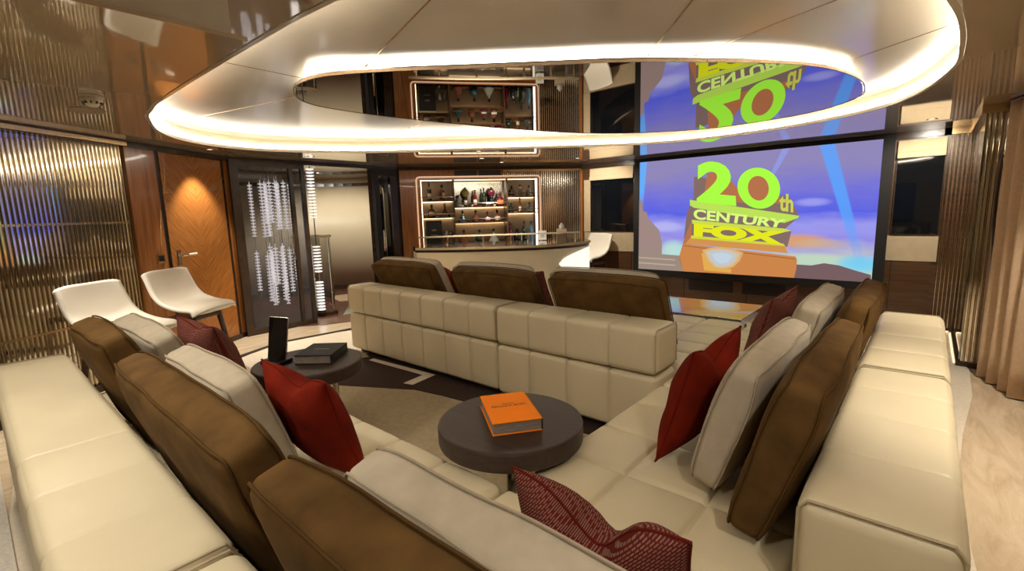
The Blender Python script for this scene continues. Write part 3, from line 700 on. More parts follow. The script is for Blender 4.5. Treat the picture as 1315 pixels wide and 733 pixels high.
for v0 in (0.115, 0.065): art('building', [(0.0, v0), (0.20, v0-0.008), (0.20, v0-0.020), (0.0, v0-0.012)], (0.50, 0.40, 0.33), 10)
art('logo_block', [(0.283, 0.835), (0.329, 0.822), (0.464, 0.722), (0.513, 0.653), (0.692, 0.639), (0.736, 0.478), (0.681, 0.38), (0.709, 0.365), (0.697, 0.243), (0.241, 0.293), (0.253, 0.534), (0.283, 0.63)], (0.24, 0.155, 0.14), 11)
art('logo_block', [(0.345, 0.86), (0.42, 0.86), (0.48, 0.72), (0.52, 0.82), (0.60, 0.815), (0.64, 0.75), (0.665, 0.58), (0.33, 0.62)], (0.48, 0.175, 0.075), 12)
art('logo_block', [(0.222, 0.149), (0.245, 0.30), (0.279, 0.463), (0.276, 0.25), (0.242, 0.0), (0.222, 0.10)], (0.26, 0.20, 0.19), 12)
art('logo_pedestal', [(0.276, 0.309), (0.685, 0.255), (0.702, 0.193), (0.249, 0.251)], (0.66, 0.30, 0.08), 13)
art('logo_pedestal', [(0.242, 0.251), (0.73, 0.169), (0.737, 0.145), (0.736, 0.069), (0.73, 0.0), (0.242, 0.0), (0.222, 0.149)], (0.62, 0.24, 0.07), 14)
art('logo_pedestal', [(0.242, 0.235), (0.73, 0.152), (0.732, 0.146), (0.242, 0.229)], (0.30, 0.11, 0.04), 15)
art('lamp_glow', [(0.33, 0.17), (0.36, 0.17), (0.385, 0.055), (0.47, 0.045), (0.47, 0.012), (0.345, 0.02)], (0.78, 0.42, 0.08), 15)
for k_, (sc2, cc) in enumerate(((1.25, (0.74, 0.42, 0.16)), (1.08, (0.68, 0.52, 0.32)), (0.9, (0.56, 0.58, 0.58)), (0.6, (0.56, 0.66, 0.76)))):
    art('lamp_glow', [(0.425+(u-0.425)*sc2, 0.135+(v-0.135)*sc2) for u, v in ((0.351, 0.186), (0.385, 0.205), (0.42, 0.212), (0.46, 0.203), (0.501, 0.176), (0.490, 0.12), (0.468, 0.075), (0.43, 0.055), (0.40, 0.06), (0.37, 0.11))], cc, 16+k_*0.2)
art('logo_ledge', [(0.266, 0.638), (0.291, 0.629), (0.515, 0.556), (0.735, 0.484), (0.73, 0.466), (0.68, 0.43), (0.288, 0.567), (0.268, 0.589)], (0.52, 0.78, 0.10), 17)
art('logo_ledge', [(0.278, 0.463), (0.681, 0.386), (0.709, 0.368), (0.669, 0.355), (0.282, 0.428)], (0.62, 0.74, 0.08), 18)
art('logo_ledge', [(0.278, 0.325), (0.681, 0.268), (0.690, 0.248), (0.276, 0.300)], (0.66, 0.68, 0.06), 19)
LIME = (0.42, 1.0, 0.06)
art_text('logo_letters', '2', [(0.296, 0.965), (0.462, 0.930), (0.481, 0.571), (0.300, 0.618)], LIME, 21, 0.045)
def art_zero(quad, col, lay):
    TL, TR, BR, BL = [Vector((u*SW, v*SH)) for u, v in quad]; y = -0.0008*lay; bm = bmesh.new(); n = 48
    def at(u, v):
        p = (BL.lerp(BR, u)).lerp(TL.lerp(TR, u), v); return bm.verts.new((p.x, y, p.y))
    A = [at(0.5+0.5*math.cos(2*PI*k/n), 0.5+0.5*math.sin(2*PI*k/n)) for k in range(n)]
    B = [at(0.5+0.245*math.cos(2*PI*k/n), 0.5+0.30*math.sin(2*PI*k/n)) for k in range(n)]
    for k in range(n): bm.faces.new((A[k], A[(k+1) % n], B[(k+1) % n], B[k]))
    return obj('logo_letters', bm, emis('projected_logo_zero', col, SCR), surf)
art_zero([(0.477, 0.888), (0.654, 0.852), (0.660, 0.526), (0.488, 0.566)], LIME, 22)
art_text('logo_letters', 'th', [(0.655, 0.662), (0.709, 0.648), (0.712, 0.508), (0.658, 0.526)], (0.62, 0.66, 0.10), 23, 0.03)
art_text('logo_letters', 'CENTURY', [(0.286, 0.560), (0.689, 0.456), (0.676, 0.390), (0.288, 0.468)], (0.72, 0.98, 0.22), 24, 0.035)
art_text('logo_letters', 'FOX', [(0.290, 0.432), (0.692, 0.362), (0.677, 0.262), (0.291, 0.318)], (0.80, 0.84, 0.015), 25, 0.07)

# ================================================================== SOFAS
def sofa_module(label, origin, seat, backs, plinth, sd=0.0035):
    """seat = (x0,x1,y0,y1,nx,ny); backs = list of (x0,x1,y0,y1,seams_x,seams_y) in world metres"""
    ox, oy = origin
    t = thing('sofa_module', label, 'sofa', (ox, oy, 0.0), group='cream leather modular sofa')
    if seat:
        x0, x1, y0, y1, nx, ny = seat
        obj('seat', softbox(x0-ox+.013, x1-ox-.013, y0-oy+.013, y1-oy-.013, 0.07, 0.460, 0.03, lin(x0-ox, x1-ox, nx), lin(y0-oy, y1-oy, ny), (), 0.012, 0.016, 0.008, 0.07), LEATHER, t, True)
    for x0, x1, y0, y1, sx, sy in backs:
        obj('back_base', softbox(x0-ox+.009, x1-ox-.009, y0-oy+.009, y1-oy-.009, 0.07, 0.455, 0.028, [a-ox for a in sx], [a-oy for a in sy], (), 0.008, max(sd, 0.010), 0.006, 0.08), LEATHER, t, True)
        b = obj('back_bolster', softbox(x0-ox+.005, x1-ox-.005, y0-oy+.005, y1-oy-.005, 0.471, 0.765, 0.040, [a-ox for a in sx], [a-oy for a in sy], (), 0.004, sd, 0.006, 0.08), LEATHER, t, True)
        r = 0.03
        for xe in (x0-ox+0.012, x1-ox-0.012) if (x1-x0) > (y1-y0) else ():
            P = [(xe, y0-oy+r*.3, 0.50), (xe, y0-oy+r*.3, 0.735), (xe, y0-oy+r, 0.763), (xe, y1-oy-r, 0.763), (xe, y1-oy-r*.3, 0.735), (xe, y1-oy-r*.3, 0.50)]
            obj('piping', tube(P, 0.004, 6), LEATHER_SEAM, b)
        for ye in (y0-oy+0.012, y1-oy-0.012) if (x1-x0) <= (y1-y0) else ():
            P = [(x0-ox+r*.3, ye, 0.50), (x0-ox+r*.3, ye, 0.735), (x0-ox+r, ye, 0.763), (x1-ox-r, ye, 0.763), (x1-ox-r*.3, ye, 0.735), (x1-ox-r*.3, ye, 0.50)]
            obj('piping', tube(P, 0.004, 6), LEATHER_SEAM, b)
    for x0, x1, y0, y1 in plinth: obj('plinth', bx(x0-ox, x1-ox, y0-oy, y1-oy, 0.012, 0.075), PLINTH, t)
    return t
# front row, seen from behind
sofa_module('long cream leather sofa module with upholstered back, facing the screen, the end nearer the bar', (-3.66, 3.6),
            (-4.77, -2.545, 3.03, 3.98, 7, 3), [(-4.77, -2.545, 2.71, 3.03, lin(-4.77, -2.545, 7), ())], [(-4.70, -2.60, 2.80, 3.90)], 0.014)
sofa_module('shorter cream leather sofa module facing the screen, its back beside the orange book table', (-1.87, 3.6),
            (-2.54, -1.165, 3.03, 4.55, 4, 5), [(-2.54, -1.19, 2.69, 3.03, lin(-2.54, -1.19, 4), ())], [(-2.48, -1.25, 2.78, 4.48)], 0.014)
# right leg along the curtains
sofa_module('tufted cream leather side module with low back, near the camera by the aisle', (-0.5, 1.98),
            (-1.155, -0.205, 1.275, 2.64, 3, 4), [(-0.205, 0.13, 1.30, 2.635, (), (1.66, 2.0, 2.32))], [(-1.08, 0.07, 1.34, 2.60)])
sofa_module('cream leather side module with low back, far end by the screen and curtains', (-0.5, 3.6),
            (-1.155, -0.205, 2.645, 4.55, 3, 6), [(-0.205, 0.13, 2.64, 4.07, (), (2.99, 3.35, 3.71))], [(-1.08, 0.07, 2.70, 4.48)])
# near leg
sofa_module('cream leather corner module of the near sofa with tufted seat', (-0.5, 0.7),
            (-1.155, 0.13, 0.345, 1.27, 4, 3), [(-1.15, 0.13, 0.02, 0.34, (-0.83, -0.5, -0.18), ())], [(-1.08, 0.07, 0.09, 1.2)])
sofa_module('long cream leather module of the near sofa, running from the corner to the stools', (-2.45, 0.7),
            (-3.75, -1.16, 0.345, 1.27, 8, 3), [(-3.75, -1.155, 0.02, 0.34, (-1.48, -1.80, -2.13), ())], [(-3.68, -1.22, 0.09, 1.2)])

# ================================================================== CUSHIONS
def box_cushion(w, h, t, m, mp, name, label, seed):
    c = thing(name, label, 'cushion')
    r = 0.034
    def D(p):
        u, s, q = p.x/(w/2), p.z/h*2-1, p.y/(t/2)
        cu, cs = min(1, abs(u)), min(1, abs(s))
        corner = (cu**10)*(cs**6)                               # soft corners of the outline
        x = p.x*(1-0.020*(1-cs*cs)) - math.copysign(0.008*corner, p.x); z = p.z - math.copysign(0.008*corner, s)
        z += math.copysign(0.010*(1-cu*cu), s)*cs*(1 if s > 0 else 0.2)
        y = p.y + q*0.015*((1-cu**4)*(1-cs**4))                   # puffed faces
        y *= 1-0.22*(cs**6)*(1 if s < 2 else 0)-0.18*cu**8
        k = Vector((x*3.1+seed, q*0.6, z*3.3+seed))
        x += 0.006*noise.noise(k); y += 0.009*noise.noise(k*1.3+Vector((7, 3, 1))); z += 0.005*noise.noise(Vector((x*2.6, seed, 3)))*(z/h)
        z = max(z, 0.0)
        return Vector((x, y, z))
    bm = softbox(-w/2, w/2, -t/2, t/2, 0, h, r, (), (), (), 0.0, 0, 0.02, 0.035)
    for v in bm.verts: v.co = D(v.co)
    obj('cover', bm, m, c, True)
    for sy in (-1, 1):
        P = []; cs_ = 0.030
        for cx_, cz_, a0 in ((w/2-cs_, h-cs_, 0), (-w/2+cs_, h-cs_, 90), (-w/2+cs_, cs_, 180), (w/2-cs_, cs_, 270)):
            for j in range(5):
                a = math.radians(a0+90*j/4); P.append(Vector((cx_+(cs_-0.004)*math.cos(a), sy*(t/2-0.005), cz_+(cs_-0.004)*math.sin(a))))
        Q = []
        for i in range(len(P)):
            a, b2 = P[i], P[(i+1) % len(P)]; n = max(1, int((b2-a).length/0.035))
            for j in range(n): Q.append(D(a.lerp(b2, j/n)))
        obj('piping', tube(Q, 0.0040, 6, True), mp, c)
    return c
def throw_pillow(w, h, t, m, mp, name, label, chop, seed, cpos=0.0):
    c = thing(name, label, 'cushion'); n = 30; bm = bmesh.new(); grids = []
    def shape(u, v, side):
        ear = 1-0.10*(1-abs(v)**2.2); ear2 = 1-0.08*(1-abs(u)**2.2)
        x = u*w/2*ear; z = h/2+v*h/2*ear2
        prof = max(0.0, (1-abs(u)**2.6)*(1-abs(v)**2.6))**0.55
        d = math.exp(-((u-cpos)/0.36)**2)*max(0.0, (v+0.55)/1.55)**1.6
        z -= chop*d
        th = t/2*prof*(1+0.25*d)
        y = side*(th) - side*chop*0.28*math.exp(-((u-cpos)/0.16)**2)*max(0, (v+0.3)/1.3)**1.2*prof
        y += 0.012*noise.noise(Vector((u*2.2+seed, v*2.2, side)))*prof
        x *= 1-0.20*chop/h*max(0, (v+0.2)/1.2)
        return Vector((x, y, z))
    edge = []
    for side in (1, -1):
        g = []
        for j in range(n+1):
            row = []
            for i in range(n+1):
                u, v = -math.cos(PI*i/n), -math.cos(PI*j/n)
                if side == -1 and (i in (0, n) or j in (0, n)): row.append(grids[0][j][i])
                else: row.append(bm.verts.new(shape(u, v, side)))
            g.append(row)
        for j in range(n):
            for i in range(n): bm.faces.new((g[j][i], g[j][i+1], g[j+1][i+1], g[j+1][i]))
        grids.append(g)
    G = grids[0]
    loop_ = [G[0][i].co.copy() for i in range(n)]+[G[j][n].co.copy() for j in range(n)]+[G[n][n-i].co.copy() for i in range(n)]+[G[n-j][0].co.copy() for j in range(n)]
    P = [loop_[0]]
    for q in loop_[1:]:
        if (q-P[-1]).length > 0.006: P.append(q)
    obj('cover', bm, m, c, True)
    obj('piping', tube(P, 0.004, 6, True), mp, c)
    return c
def put(c, loc, rotz=0, lean=0, roll=0):
    c.location = loc; c.rotation_euler = (math.radians(lean), math.radians(roll), math.radians(rotz)); c['group'] = 'sofa cushions'; return c
ZS = 0.498
def brown(label, loc, rz, lean, w=1.10, h=0.56, t=0.14, roll=0): return put(box_cushion(w, h, t, BROWN, BROWN_P, 'back_cushion', label, loc[0]*3.1+loc[1]), loc, rz, lean, roll)
def beige(label, loc, rz, lean, w=0.95, h=0.50, t=0.14, roll=0): return put(box_cushion(w, h, t, BEIGE, BEIGE_P, 'back_cushion', label, loc[0]*2.3+loc[1]*1.7), loc, rz, lean, roll)
def red(label, loc, rz, lean, w=0.54, h=0.50, t=0.20, chop=0.10, roll=0, cp=0.0): return put(throw_pillow(w, h, t, RED, RED_P, 'throw_pillow', label, chop, loc[0], cp), loc, rz, lean, roll)
def patt(label, loc, rz, lean, w=0.54, h=0.50, t=0.20, chop=0.03, roll=0, cp=0.0): return put(throw_pillow(w, h, t, WEAVE, WEAVE_P, 'throw_pillow', label, chop, loc[0], cp), loc, rz, lean, roll)
# near sofa, far end
brown('brown back cushion at the far end of the near sofa, beside the stools', (-2.78, 0.525, ZS), 1, 18, 0.68, 0.575)
beige('beige cushion leaning on the brown one at the stool end of the near sofa', (-3.08, 0.715, ZS), 1, 18, 0.84, 0.50)
patt('red basket-weave throw pillow near the wooden door and white stools', (-3.00, 0.935, ZS), 2, 18, 0.56, 0.49)
# near sofa, middle
brown('brown velvet back cushion in the middle of the near sofa, the largest at left', (-1.64, 0.518, ZS), 0, 18, 1.14, 0.55)
beige('pale linen cushion between the brown cushion and the red velvet pillow of the near sofa', (-2.09, 0.708, ZS), 0, 18, 0.74, 0.485)
red('red velvet throw pillow in front of the pale cushion, below the tablet table', (-1.79, 0.90, ZS), 2, 18, 0.50, 0.46, 0.18, 0.06)
# near sofa, corner
brown('brown back cushion cut off by the bottom edge of the picture', (-0.48, 0.518, ZS), 0, 18, 1.06, 0.53)
beige('pale linen cushion at the bottom edge beside the brown one', (-0.57, 0.708, ZS), 0, 18, 0.92, 0.44)
patt('red basket-weave throw pillow with a deep centre chop at the bottom edge', (-0.51, 0.93, ZS), 0, 16, 0.47, 0.40, 0.18, 0.12)
# right leg
brown('brown velvet back cushion on the right sofa, nearest the camera', (-0.362, 1.95, ZS), 90, 16, 1.02, 0.53)
beige('beige linen cushion between red velvet pillow and brown cushion on the right sofa', (-0.552, 2.10, ZS), 90, 16, 0.93, 0.485)
red('red velvet throw pillow with two pointed ears on the right sofa', (-0.745, 1.99, ZS), 88, 16, 0.56, 0.49, 0.18, 0.12)
brown('brown velvet cushion at the far end of the right sofa by the screen', (-0.362, 3.22, ZS), 90, 16, 0.95, 0.55)
beige('beige linen cushion at the far end of the right sofa, behind the basket-weave pillow', (-0.552, 3.20, ZS), 90, 16, 0.90, 0.51)
patt('red basket-weave throw pillow standing on the right sofa in front of the screen', (-0.745, 3.16, ZS), 89, 16, 0.62, 0.51, 0.18)
# front row
brown('dark brown cushion above the front row sofa back, end nearer the lobby', (-4.15, 3.245, ZS), 0, 26, 1.00, 0.56)
beige('beige cushion mostly hidden behind the dark cushion nearer the lobby', (-4.31, 3.445, ZS), 0, 26, 1.04, 0.57)
red('red velvet pillow sliver showing between two dark cushions of the front row', (-3.93, 3.655, ZS), 0, 26, 0.52, 0.52, 0.18)
brown('dark brown cushion in the middle of the front row sofa back', (-2.87, 3.245, ZS), 0, 26, 0.96, 0.56)
beige('beige cushion mostly hidden behind the middle dark cushion of the front row', (-3.05, 3.445, ZS), 0, 26, 0.96, 0.57)
patt('red basket-weave pillow sliver showing beside the middle dark cushion of the front row', (-2.86, 3.655, ZS), 0, 26, 0.52, 0.52, 0.18)
brown('dark brown cushion of the front row closest to the screen', (-1.75, 3.245, ZS), 0, 26, 0.93, 0.575)
beige('beige cushion mostly hidden behind the dark cushion closest to the screen', (-1.88, 3.445, ZS), 0, 26, 0.92, 0.585)

# ================================================================== TABLES AND WHAT LIES ON THEM
def side_table(label, c, r, leg):
    t = thing('side_table', label, 'table', (c[0], c[1], 0.0), group='round side tables')
    prof = [(0.0, 0.495), (r-0.012, 0.495), (r-0.003, 0.499), (r, 0.507), (r, 0.570), (r-0.003, 0.577), (r-0.010, 0.580), (0.0, 0.580)]
    obj('table_top', lathe(prof, 72), TABLEW, t, False)
    lx, ly = leg
    obj('leg', tube([(lx, ly, 0.02), (lx, ly, 0.50)], 0.022, 16), STEEL, t)
    obj('base_plate', lathe([(0.0, 0.012), (0.15, 0.012), (0.155, 0.018), (0.15, 0.026), (0, 0.026)], 40, cx=lx, cy=ly), STEEL, t)
    return t
side_table('round dark wood side table carrying the orange book', (-1.36, 1.525), 0.325, (-0.06, 0.06))
side_table('round dark wood side table carrying the tablet and the black book', (-3.0, 1.395), 0.335, (0.06, 0.14))
def big_book(name, label, c, w, d, h, rz, cover, pages, z):
    t = thing(name, label, 'book', (c[0], c[1], z), rz)
    cv = obj('cover', bx(-w/2, w/2, -d/2, d/2, h-0.005, h, 0.001, 1), cover, t)
    obj('cover_board', bx(-w/2, w/2, -d/2, d/2, 0.0, 0.005, 0.001, 1), cover, t)
    obj('spine', bx(w/2-0.006, w/2, -d/2, d/2, 0.0, h, 0.002, 1), BLACK, t)
    P = obj('page_block', bx(-w/2+0.006, w/2-0.006, -d/2+0.006, d/2-0.006, 0.005, h-0.005), pages, t)
    for k in range(3): obj('page_section', bx(-w/2+0.004, w/2-0.006, -d/2+0.004, d/2-0.006, 0.010+k*(h-0.01)/3.3, 0.007+(k+0.82)*(h-0.01)/3.3), pages, P)
    return t, cv
ORANGE = mat('orange_book_cover', (0.95, 0.235, 0.002), 0.6, spec=0.2, var=0.03)
PAGES = mat('grey_page_edges', (0.30, 0.25, 0.21), 0.8, var=0.25, vscale=30, stretch=(1, 1, 14))
PRINT = mat('black_print', (0.012, 0.010, 0.008), 0.6, var=0.05); PRINTW = mat('pale_print', (0.45, 0.42, 0.36), 0.6, var=0.05)
# orange book: front cover corners near (-1.30,1.35) (-1.17,1.525) (-1.43,1.705) (-1.56,1.53)
bk, cv = big_book('book', 'thick orange book with black lettering on the nearer round table', (-1.365, 1.527), 0.218, 0.318, 0.056, math.radians(54.0), ORANGE, PAGES, 0.581)
# lettering reads from the far side of the table (upside down for the camera)
def cover_text(parent, s, cx_, cy_, w, h, z, m, flip=True):
    f = -1 if flip else 1
    return text_obj('lettering', s, m, lambda u, v: Vector((cx_+f*(u-0.5)*w, cy_+f*(v-0.5)*h, z)), parent, 0.022)
cover_text(cv, 'LOUIS VUITTON', 0.0, 0.012, 0.158, 0.020, 0.0562, PRINT)
def print_marks(parent, cx_, cy_, w, h, n, z, m):
    """a row of tiny printed strokes, too small to read"""
    bm = bmesh.new()
    for k in range(n):
        x = cx_-w/2+w*(k+0.15)/n; box(bm, x, x+w*0.6/n, cy_-h/2, cy_+h/2*(1 if k % 3 else 0.6), z-0.0002, z)
    return obj('lettering', bm, m, parent)
print_marks(cv, 0.0, 0.036, 0.058, 0.008, 8, 0.0563, PRINT)
print_marks(cv, -0.068, 0.146, 0.026, 0.004, 5, 0.0563, PRINT)
BLKBOOK = mat('black_book_cover', (0.007, 0.007, 0.009), 0.5, spec=0.2, var=0.1)
bk2, cv2 = big_book('book', 'thick black book with small white title on the farther round table', (-2.985, 1.485), 0.235, 0.295, 0.060, math.radians(40.0), BLKBOOK, PAGES, 0.581)
print_marks(cv2, 0.0, 0.0, 0.10, 0.011, 8, 0.0603, PRINTW)
tb = thing('tablet', 'black touch-screen tablet standing upright in a dock on the farther round table', 'tablet', (-3.12, 1.25, 0.581), math.radians(20))
TBS = mat('tablet_glass', (0.004, 0.004, 0.005), 0.06, var=0.1)
dk_ = obj('dock', bx(-0.075, 0.075, -0.07, 0.06, 0.0, 0.025, 0.008), BLACK, tb)
bdy = obj('tablet_body', bx(-0.078, 0.078, -0.006, 0.006, 0.0, 0.275, 0.005), STEEL, tb)
bdy.location = (0, 0.0, 0.022); bdy.rotation_euler = (math.radians(-10), 0, 0)
obj('tablet_screen', bx(-0.074, 0.074, -0.0085, -0.0055, 0.004, 0.271, 0.001, 1), TBS, bdy)

# glossy low table in front of the screen
GLOSS = mat('black_gloss_lacquer', (0.010, 0.010, 0.012), 0.22, spec=1.0, coat=1.0, ior=2.2, var=0.05)
ct = thing('low_table', 'long glossy black low table before the screen, mirroring its colours', 'table', (-2.5, 5.14, 0.012))
obj('table_top', bx(-0.9, 1.24, -0.42, 0.42, 0.36, 0.43, 0.004), GLOSS, ct)
obj('edge_band', bx(-0.9, 1.24, 0.42, 0.435, 0.37, 0.425, 0.002), mat('cream_edge', (0.55, 0.48, 0.36), 0.4, var=0.03), ct)
obj('plinth', bx(-0.75, 1.1, -0.3, 0.3, 0.0, 0.36), PLINTH, ct)

# ================================================================== STOOLS
def stool(label, loc, rz, s=1.0):
    t = thing('bar_stool', label, 'stool', (loc[0], loc[1], 0.0), rz, group='white shell bar stools')
    prof = [(-0.275, 1.045), (-0.255, 0.96), (-0.225, 0.87), (-0.175, 0.775), (-0.10, 0.705), (0.0, 0.675), (0.10, 0.668), (0.19, 0.672), (0.245, 0.668), (0.275, 0.648)]
    P = catmull([(y, z) for y, z in prof], 3, False); n = 20
    def half_w(q): return 0.285*(1-0.10*(1-q)**2-0.06*q**4)
    G = []
    for i, (y, z) in enumerate(P):
        q = i/(len(P)-1); row = []
        for j in range(n+1):
            u = -1+2*j/n; hw = half_w(q)
            rise = 0.055*math.exp(-((q-0.42)/0.25)**2)*abs(u)**2.5; fwd = 0.05*math.exp(-((q-0.15)/0.3)**2)*abs(u)**2.5
            cr = 0.0
            if q < 0.12: cr = -0.028*((0.12-q)/0.12)*abs(u)**6
            fr = -0.045*max(0, (q-0.8)/0.2)*abs(u)**4
            row.append(Vector((u*hw, (y+fwd+fr)*1.0, z+rise+cr)))
        G.append(row)
    bm = bmesh.new(); m_ = len(G)
    def nrm(i, j):
        a = G[min(i+1, m_-1)][j]-G[max(i-1, 0)][j]; b = G[i][min(j+1, n)]-G[i][max(j-1, 0)]
        return b.cross(a).normalized()
    top = [[bm.verts.new(G[i][j]*s) for j in range(n+1)] for i in range(m_)]
    bot = [[bm.verts.new((G[i][j]+nrm(i, j)*(0.030+0.03*(1-abs(-1+2*j/n)**3)))*s) for j in range(n+1)] for i in range(m_)]
    for i in range(m_-1):
        for j in range(n):
            bm.faces.new((top[i][j], top[i][j+1], top[i+1][j+1], top[i+1][j])); bm.faces.new((bot[i][j], bot[i+1][j], bot[i+1][j+1], bot[i][j+1]))
    for i in range(m_-1):
        for j in (0, n): bm.faces.new((top[i][j], top[i+1][j], bot[i+1][j], bot[i][j]))
    for j in range(n):
        for i in (0, m_-1): bm.faces.new((top[i][j], top[i][j+1], bot[i][j+1], bot[i][j]))
    sh = obj('seat_shell', bm, STOOLW, t, True)
    obj('seat_frame', bx(-0.19*s, 0.19*s, -0.15*s, 0.17*s, 0.575*s, 0.615*s, 0.01), LEGWOOD, t)
    for sx in (-1, 1):
        for sy in (-1, 1):
            a = Vector((sx*0.17, sy*0.14+0.01, 0.61))*s; b = Vector((sx*0.235, sy*0.20+0.01, 0.0))
            b.x *= s; b.y *= s
            bmx = tube([a, a.lerp(b, 0.5), b], 0.02, 10, rads=[0.026*s, 0.021*s, 0.014*s]); obj('leg', bmx, LEGWOOD, t, True)
    fr = [(-0.218*s, -0.178*s, 0.18*s), (0.218*s, -0.178*s, 0.18*s), (0.218*s, 0.198*s, 0.18*s), (-0.218*s, 0.198*s, 0.18*s)]
    obj('foot_rail', tube(fr, 0.009*s, 8, True), STEEL, t)
    return t
RZ = math.radians(-56)
stool('white shell stool with dark legs before the bronze slats, nearer the sofa', (-4.70, 0.74), RZ)
stool('white shell stool with dark legs in front of the walnut door', (-5.34, 1.39), RZ)
stool('white shell stool at the far end of the bar under the window', (-4.28, 6.97), math.radians(165), 1.05)

# ================================================================== BAR
front = catmull([(-5.30, 4.11), (-4.96, 4.27), (-4.66, 4.48), (-4.24, 4.82), (-3.92, 5.17), (-3.78, 5.53), (-3.75, 5.88), (-3.82, 6.15)], 5, False)
backp = [(-4.12, 6.52), (-4.57, 6.15), (-5.20, 5.52), (-5.80, 4.75), (-5.62, 4.30)]
def off_open(P, d):
    out = []
    for i in range(len(P)):
        a, c = Vector(P[max(i-1, 0)]), Vector(P[min(i+1, len(P)-1)]); t_ = (c-a).normalized(); out.append((P[i][0]+t_.y*d, P[i][1]-t_.x*d))
    return out
bo = Vector((-4.7, 5.2)); 
def loc2(P): return [(x-bo.x, y-bo.y) for x, y in P]
bar = thing('bar_counter', 'curved cream bar counter with dark top below the bottle shelves', 'bar counter', (bo.x, bo.y, 0.0))
obj('front_panel', prism(loc2(front+backp), 0.0, 0.99), mat('cream_bar_lacquer', (0.74, 0.66, 0.50), 0.4, var=0.03), bar)
obj('plinth', prism(loc2(off_open(front, 0.012)+backp), 0.012, 0.09), PLINTH, bar)
obj('shadow_trim', prism(loc2(off_open(front, 0.012)+backp), 0.99, 1.022), DARKTRIM, bar)
BTOP = mat('dark_stone_top', (0.05, 0.038, 0.028), 0.06, coat=0.6, var=0.3, vscale=9)
obj('counter_top', prism(loc2(off_open(front, 0.03)+backp), 1.024, 1.06), BTOP, bar)
ef = off_open(front, 0.036); eb = off_open(front, 0.022)
obj('counter_edge', prism(loc2(ef+list(reversed(eb))), 1.026, 1.058), PANELB, bar)
glow = off_open(front, 0.004)
# lit recess at the end of the counter
g0 = int(len(glow)*0.66); seg = glow[g0:]; gb = bmesh.new(); rows = []
for i, (x, y) in enumerate(seg):
    q = i/(len(seg)-1); zt = 0.78+0.18*math.sin(min(1, q*1.15)*PI/2)**0.55; zb = 0.78-0.20*math.sin(min(1, q*1.15)*PI/2)**0.55
    nx_, ny_ = off_open(glow, 0.012)[g0+i]
    rows.append([gb.verts.new((x-bo.x, y-bo.y, zb)), gb.verts.new((x-bo.x, y-bo.y, zt+0.001)), gb.verts.new((nx_-bo.x, ny_-bo.y, zt+0.001)), gb.verts.new((nx_-bo.x, ny_-bo.y, zb))])
for i in range(len(rows)-1):
    for q in range(4): gb.faces.new((rows[i][q], rows[i+1][q], rows[i+1][(q+1) % 4], rows[i][(q+1) % 4]))
gp = obj('light_panel', gb, emis('bar_light_panel', (1.0, 0.90, 0.70), 0.7), bar); gp['label'] = 'glowing oval light panel at the end of the counter'
rail = catmull([(-5.66, 4.42), (-5.05, 5.16), (-4.48, 5.73), (-4.02, 6.23)], 6, False)
rp_ = off_open(rail, 0.035); rn = off_open(rail, -0.035)
rr = obj('gallery_rail', prism(loc2(rp_+list(reversed(rn))), 1.165, 1.185), PANELB, bar)
for k in range(7):
    x, y = rail[int(1+k*(len(rail)-3)/6)]
    obj('rail_post', lathe([(0, 1.06), (0.018, 1.06), (0.016, 1.08), (0.016, 1.165), (0, 1.165)], 12, cx=x-bo.x, cy=y-bo.y), GOLDTRIM, bar)

# bottle shelves in the niche
def bl(x, y, z):
    c, s = math.cos(BROT), math.sin(BROT); return (BA[0]+c*x-s*y, BA[1]+s*x+c*y, z)
sh = thing('bar_shelves', 'lit bottle shelving set into the walnut wall behind the bar', 'shelf', (*BA, 0.0), BROT)
NB = mat('niche_back', (0.55, 0.42, 0.27), 0.4, var=0.1); 
obj('back_panel', bx(sb(N1), sb(N0), -0.36, -0.34, NZ0, NZ1), NB, sh)
obj('mirror_back', bx(sb(1.76), sb(0.90), -0.34, -0.335, 1.66, NZ1-0.02), mat('antique_mirror', (.55,.52,.46), .12, metal=1.0, var=.1), sh)
for z0, z1 in ((NZ0-0.02, NZ0), (NZ1, NZ1+0.02)): obj('carcass', bx(sb(N1), sb(N0), -0.36, -0.005, z0, z1), DARKWOOD, sh)
for s0 in (N0-0.02, N1): obj('carcass', bx(sb(s0+0.02), sb(s0), -0.36, -0.005, NZ0, NZ1), DARKWOOD, sh)
for s0 in (0.865, 1.775): obj('divider', bx(sb(s0+0.022), sb(s0), -0.33, -0.02, NZ0, NZ1), DARKWOOD, sh)
SHELV = []
for s0, s1, zs in ((N0, 0.865, (1.735, 1.455)), (0.887, 1.775, (1.62, 1.355)), (1.797, N1, (1.775, 1.50))):
    for z in zs:
        obj('shelf_board', bx(sb(s1), sb(s0), -0.33, -0.03, z-0.018, z), DARKWOOD, sh)
        obj('bottle_rail', tube([(sb(s1), -0.03, z+0.055), (sb(s0), -0.03, z+0.055)], 0.009, 8), STEEL, sh)
        obj('led_strip', bx(sb(s1)+0.01, sb(s0)-0.01, -0.325, -0.305, z-0.026, z-0.019), LED_BAR, sh)
for s0, s1 in ((N0, 0.865), (0.887, 1.775), (1.797, N1)): obj('led_strip', bx(sb(s1)+0.01, sb(s0)-0.01, -0.05, -0.03, NZ1-0.014, NZ1-0.004), LED_BAR, sh)
obj('led_strip', bx(sb(N0)-0.018, sb(N0)-0.006, -0.05, -0.03, NZ0, NZ1), LED_BAR, sh)
obj('led_strip', bx(sb(N1)+0.004, sb(N1)+0.03, -0.06, -0.03, NZ0, NZ1), LED_BARW, sh)
fr_ = []
a0, a1, b0, b1, rr_ = sb(2.36), sb(0.27), 0.975, 2.115, 0.05
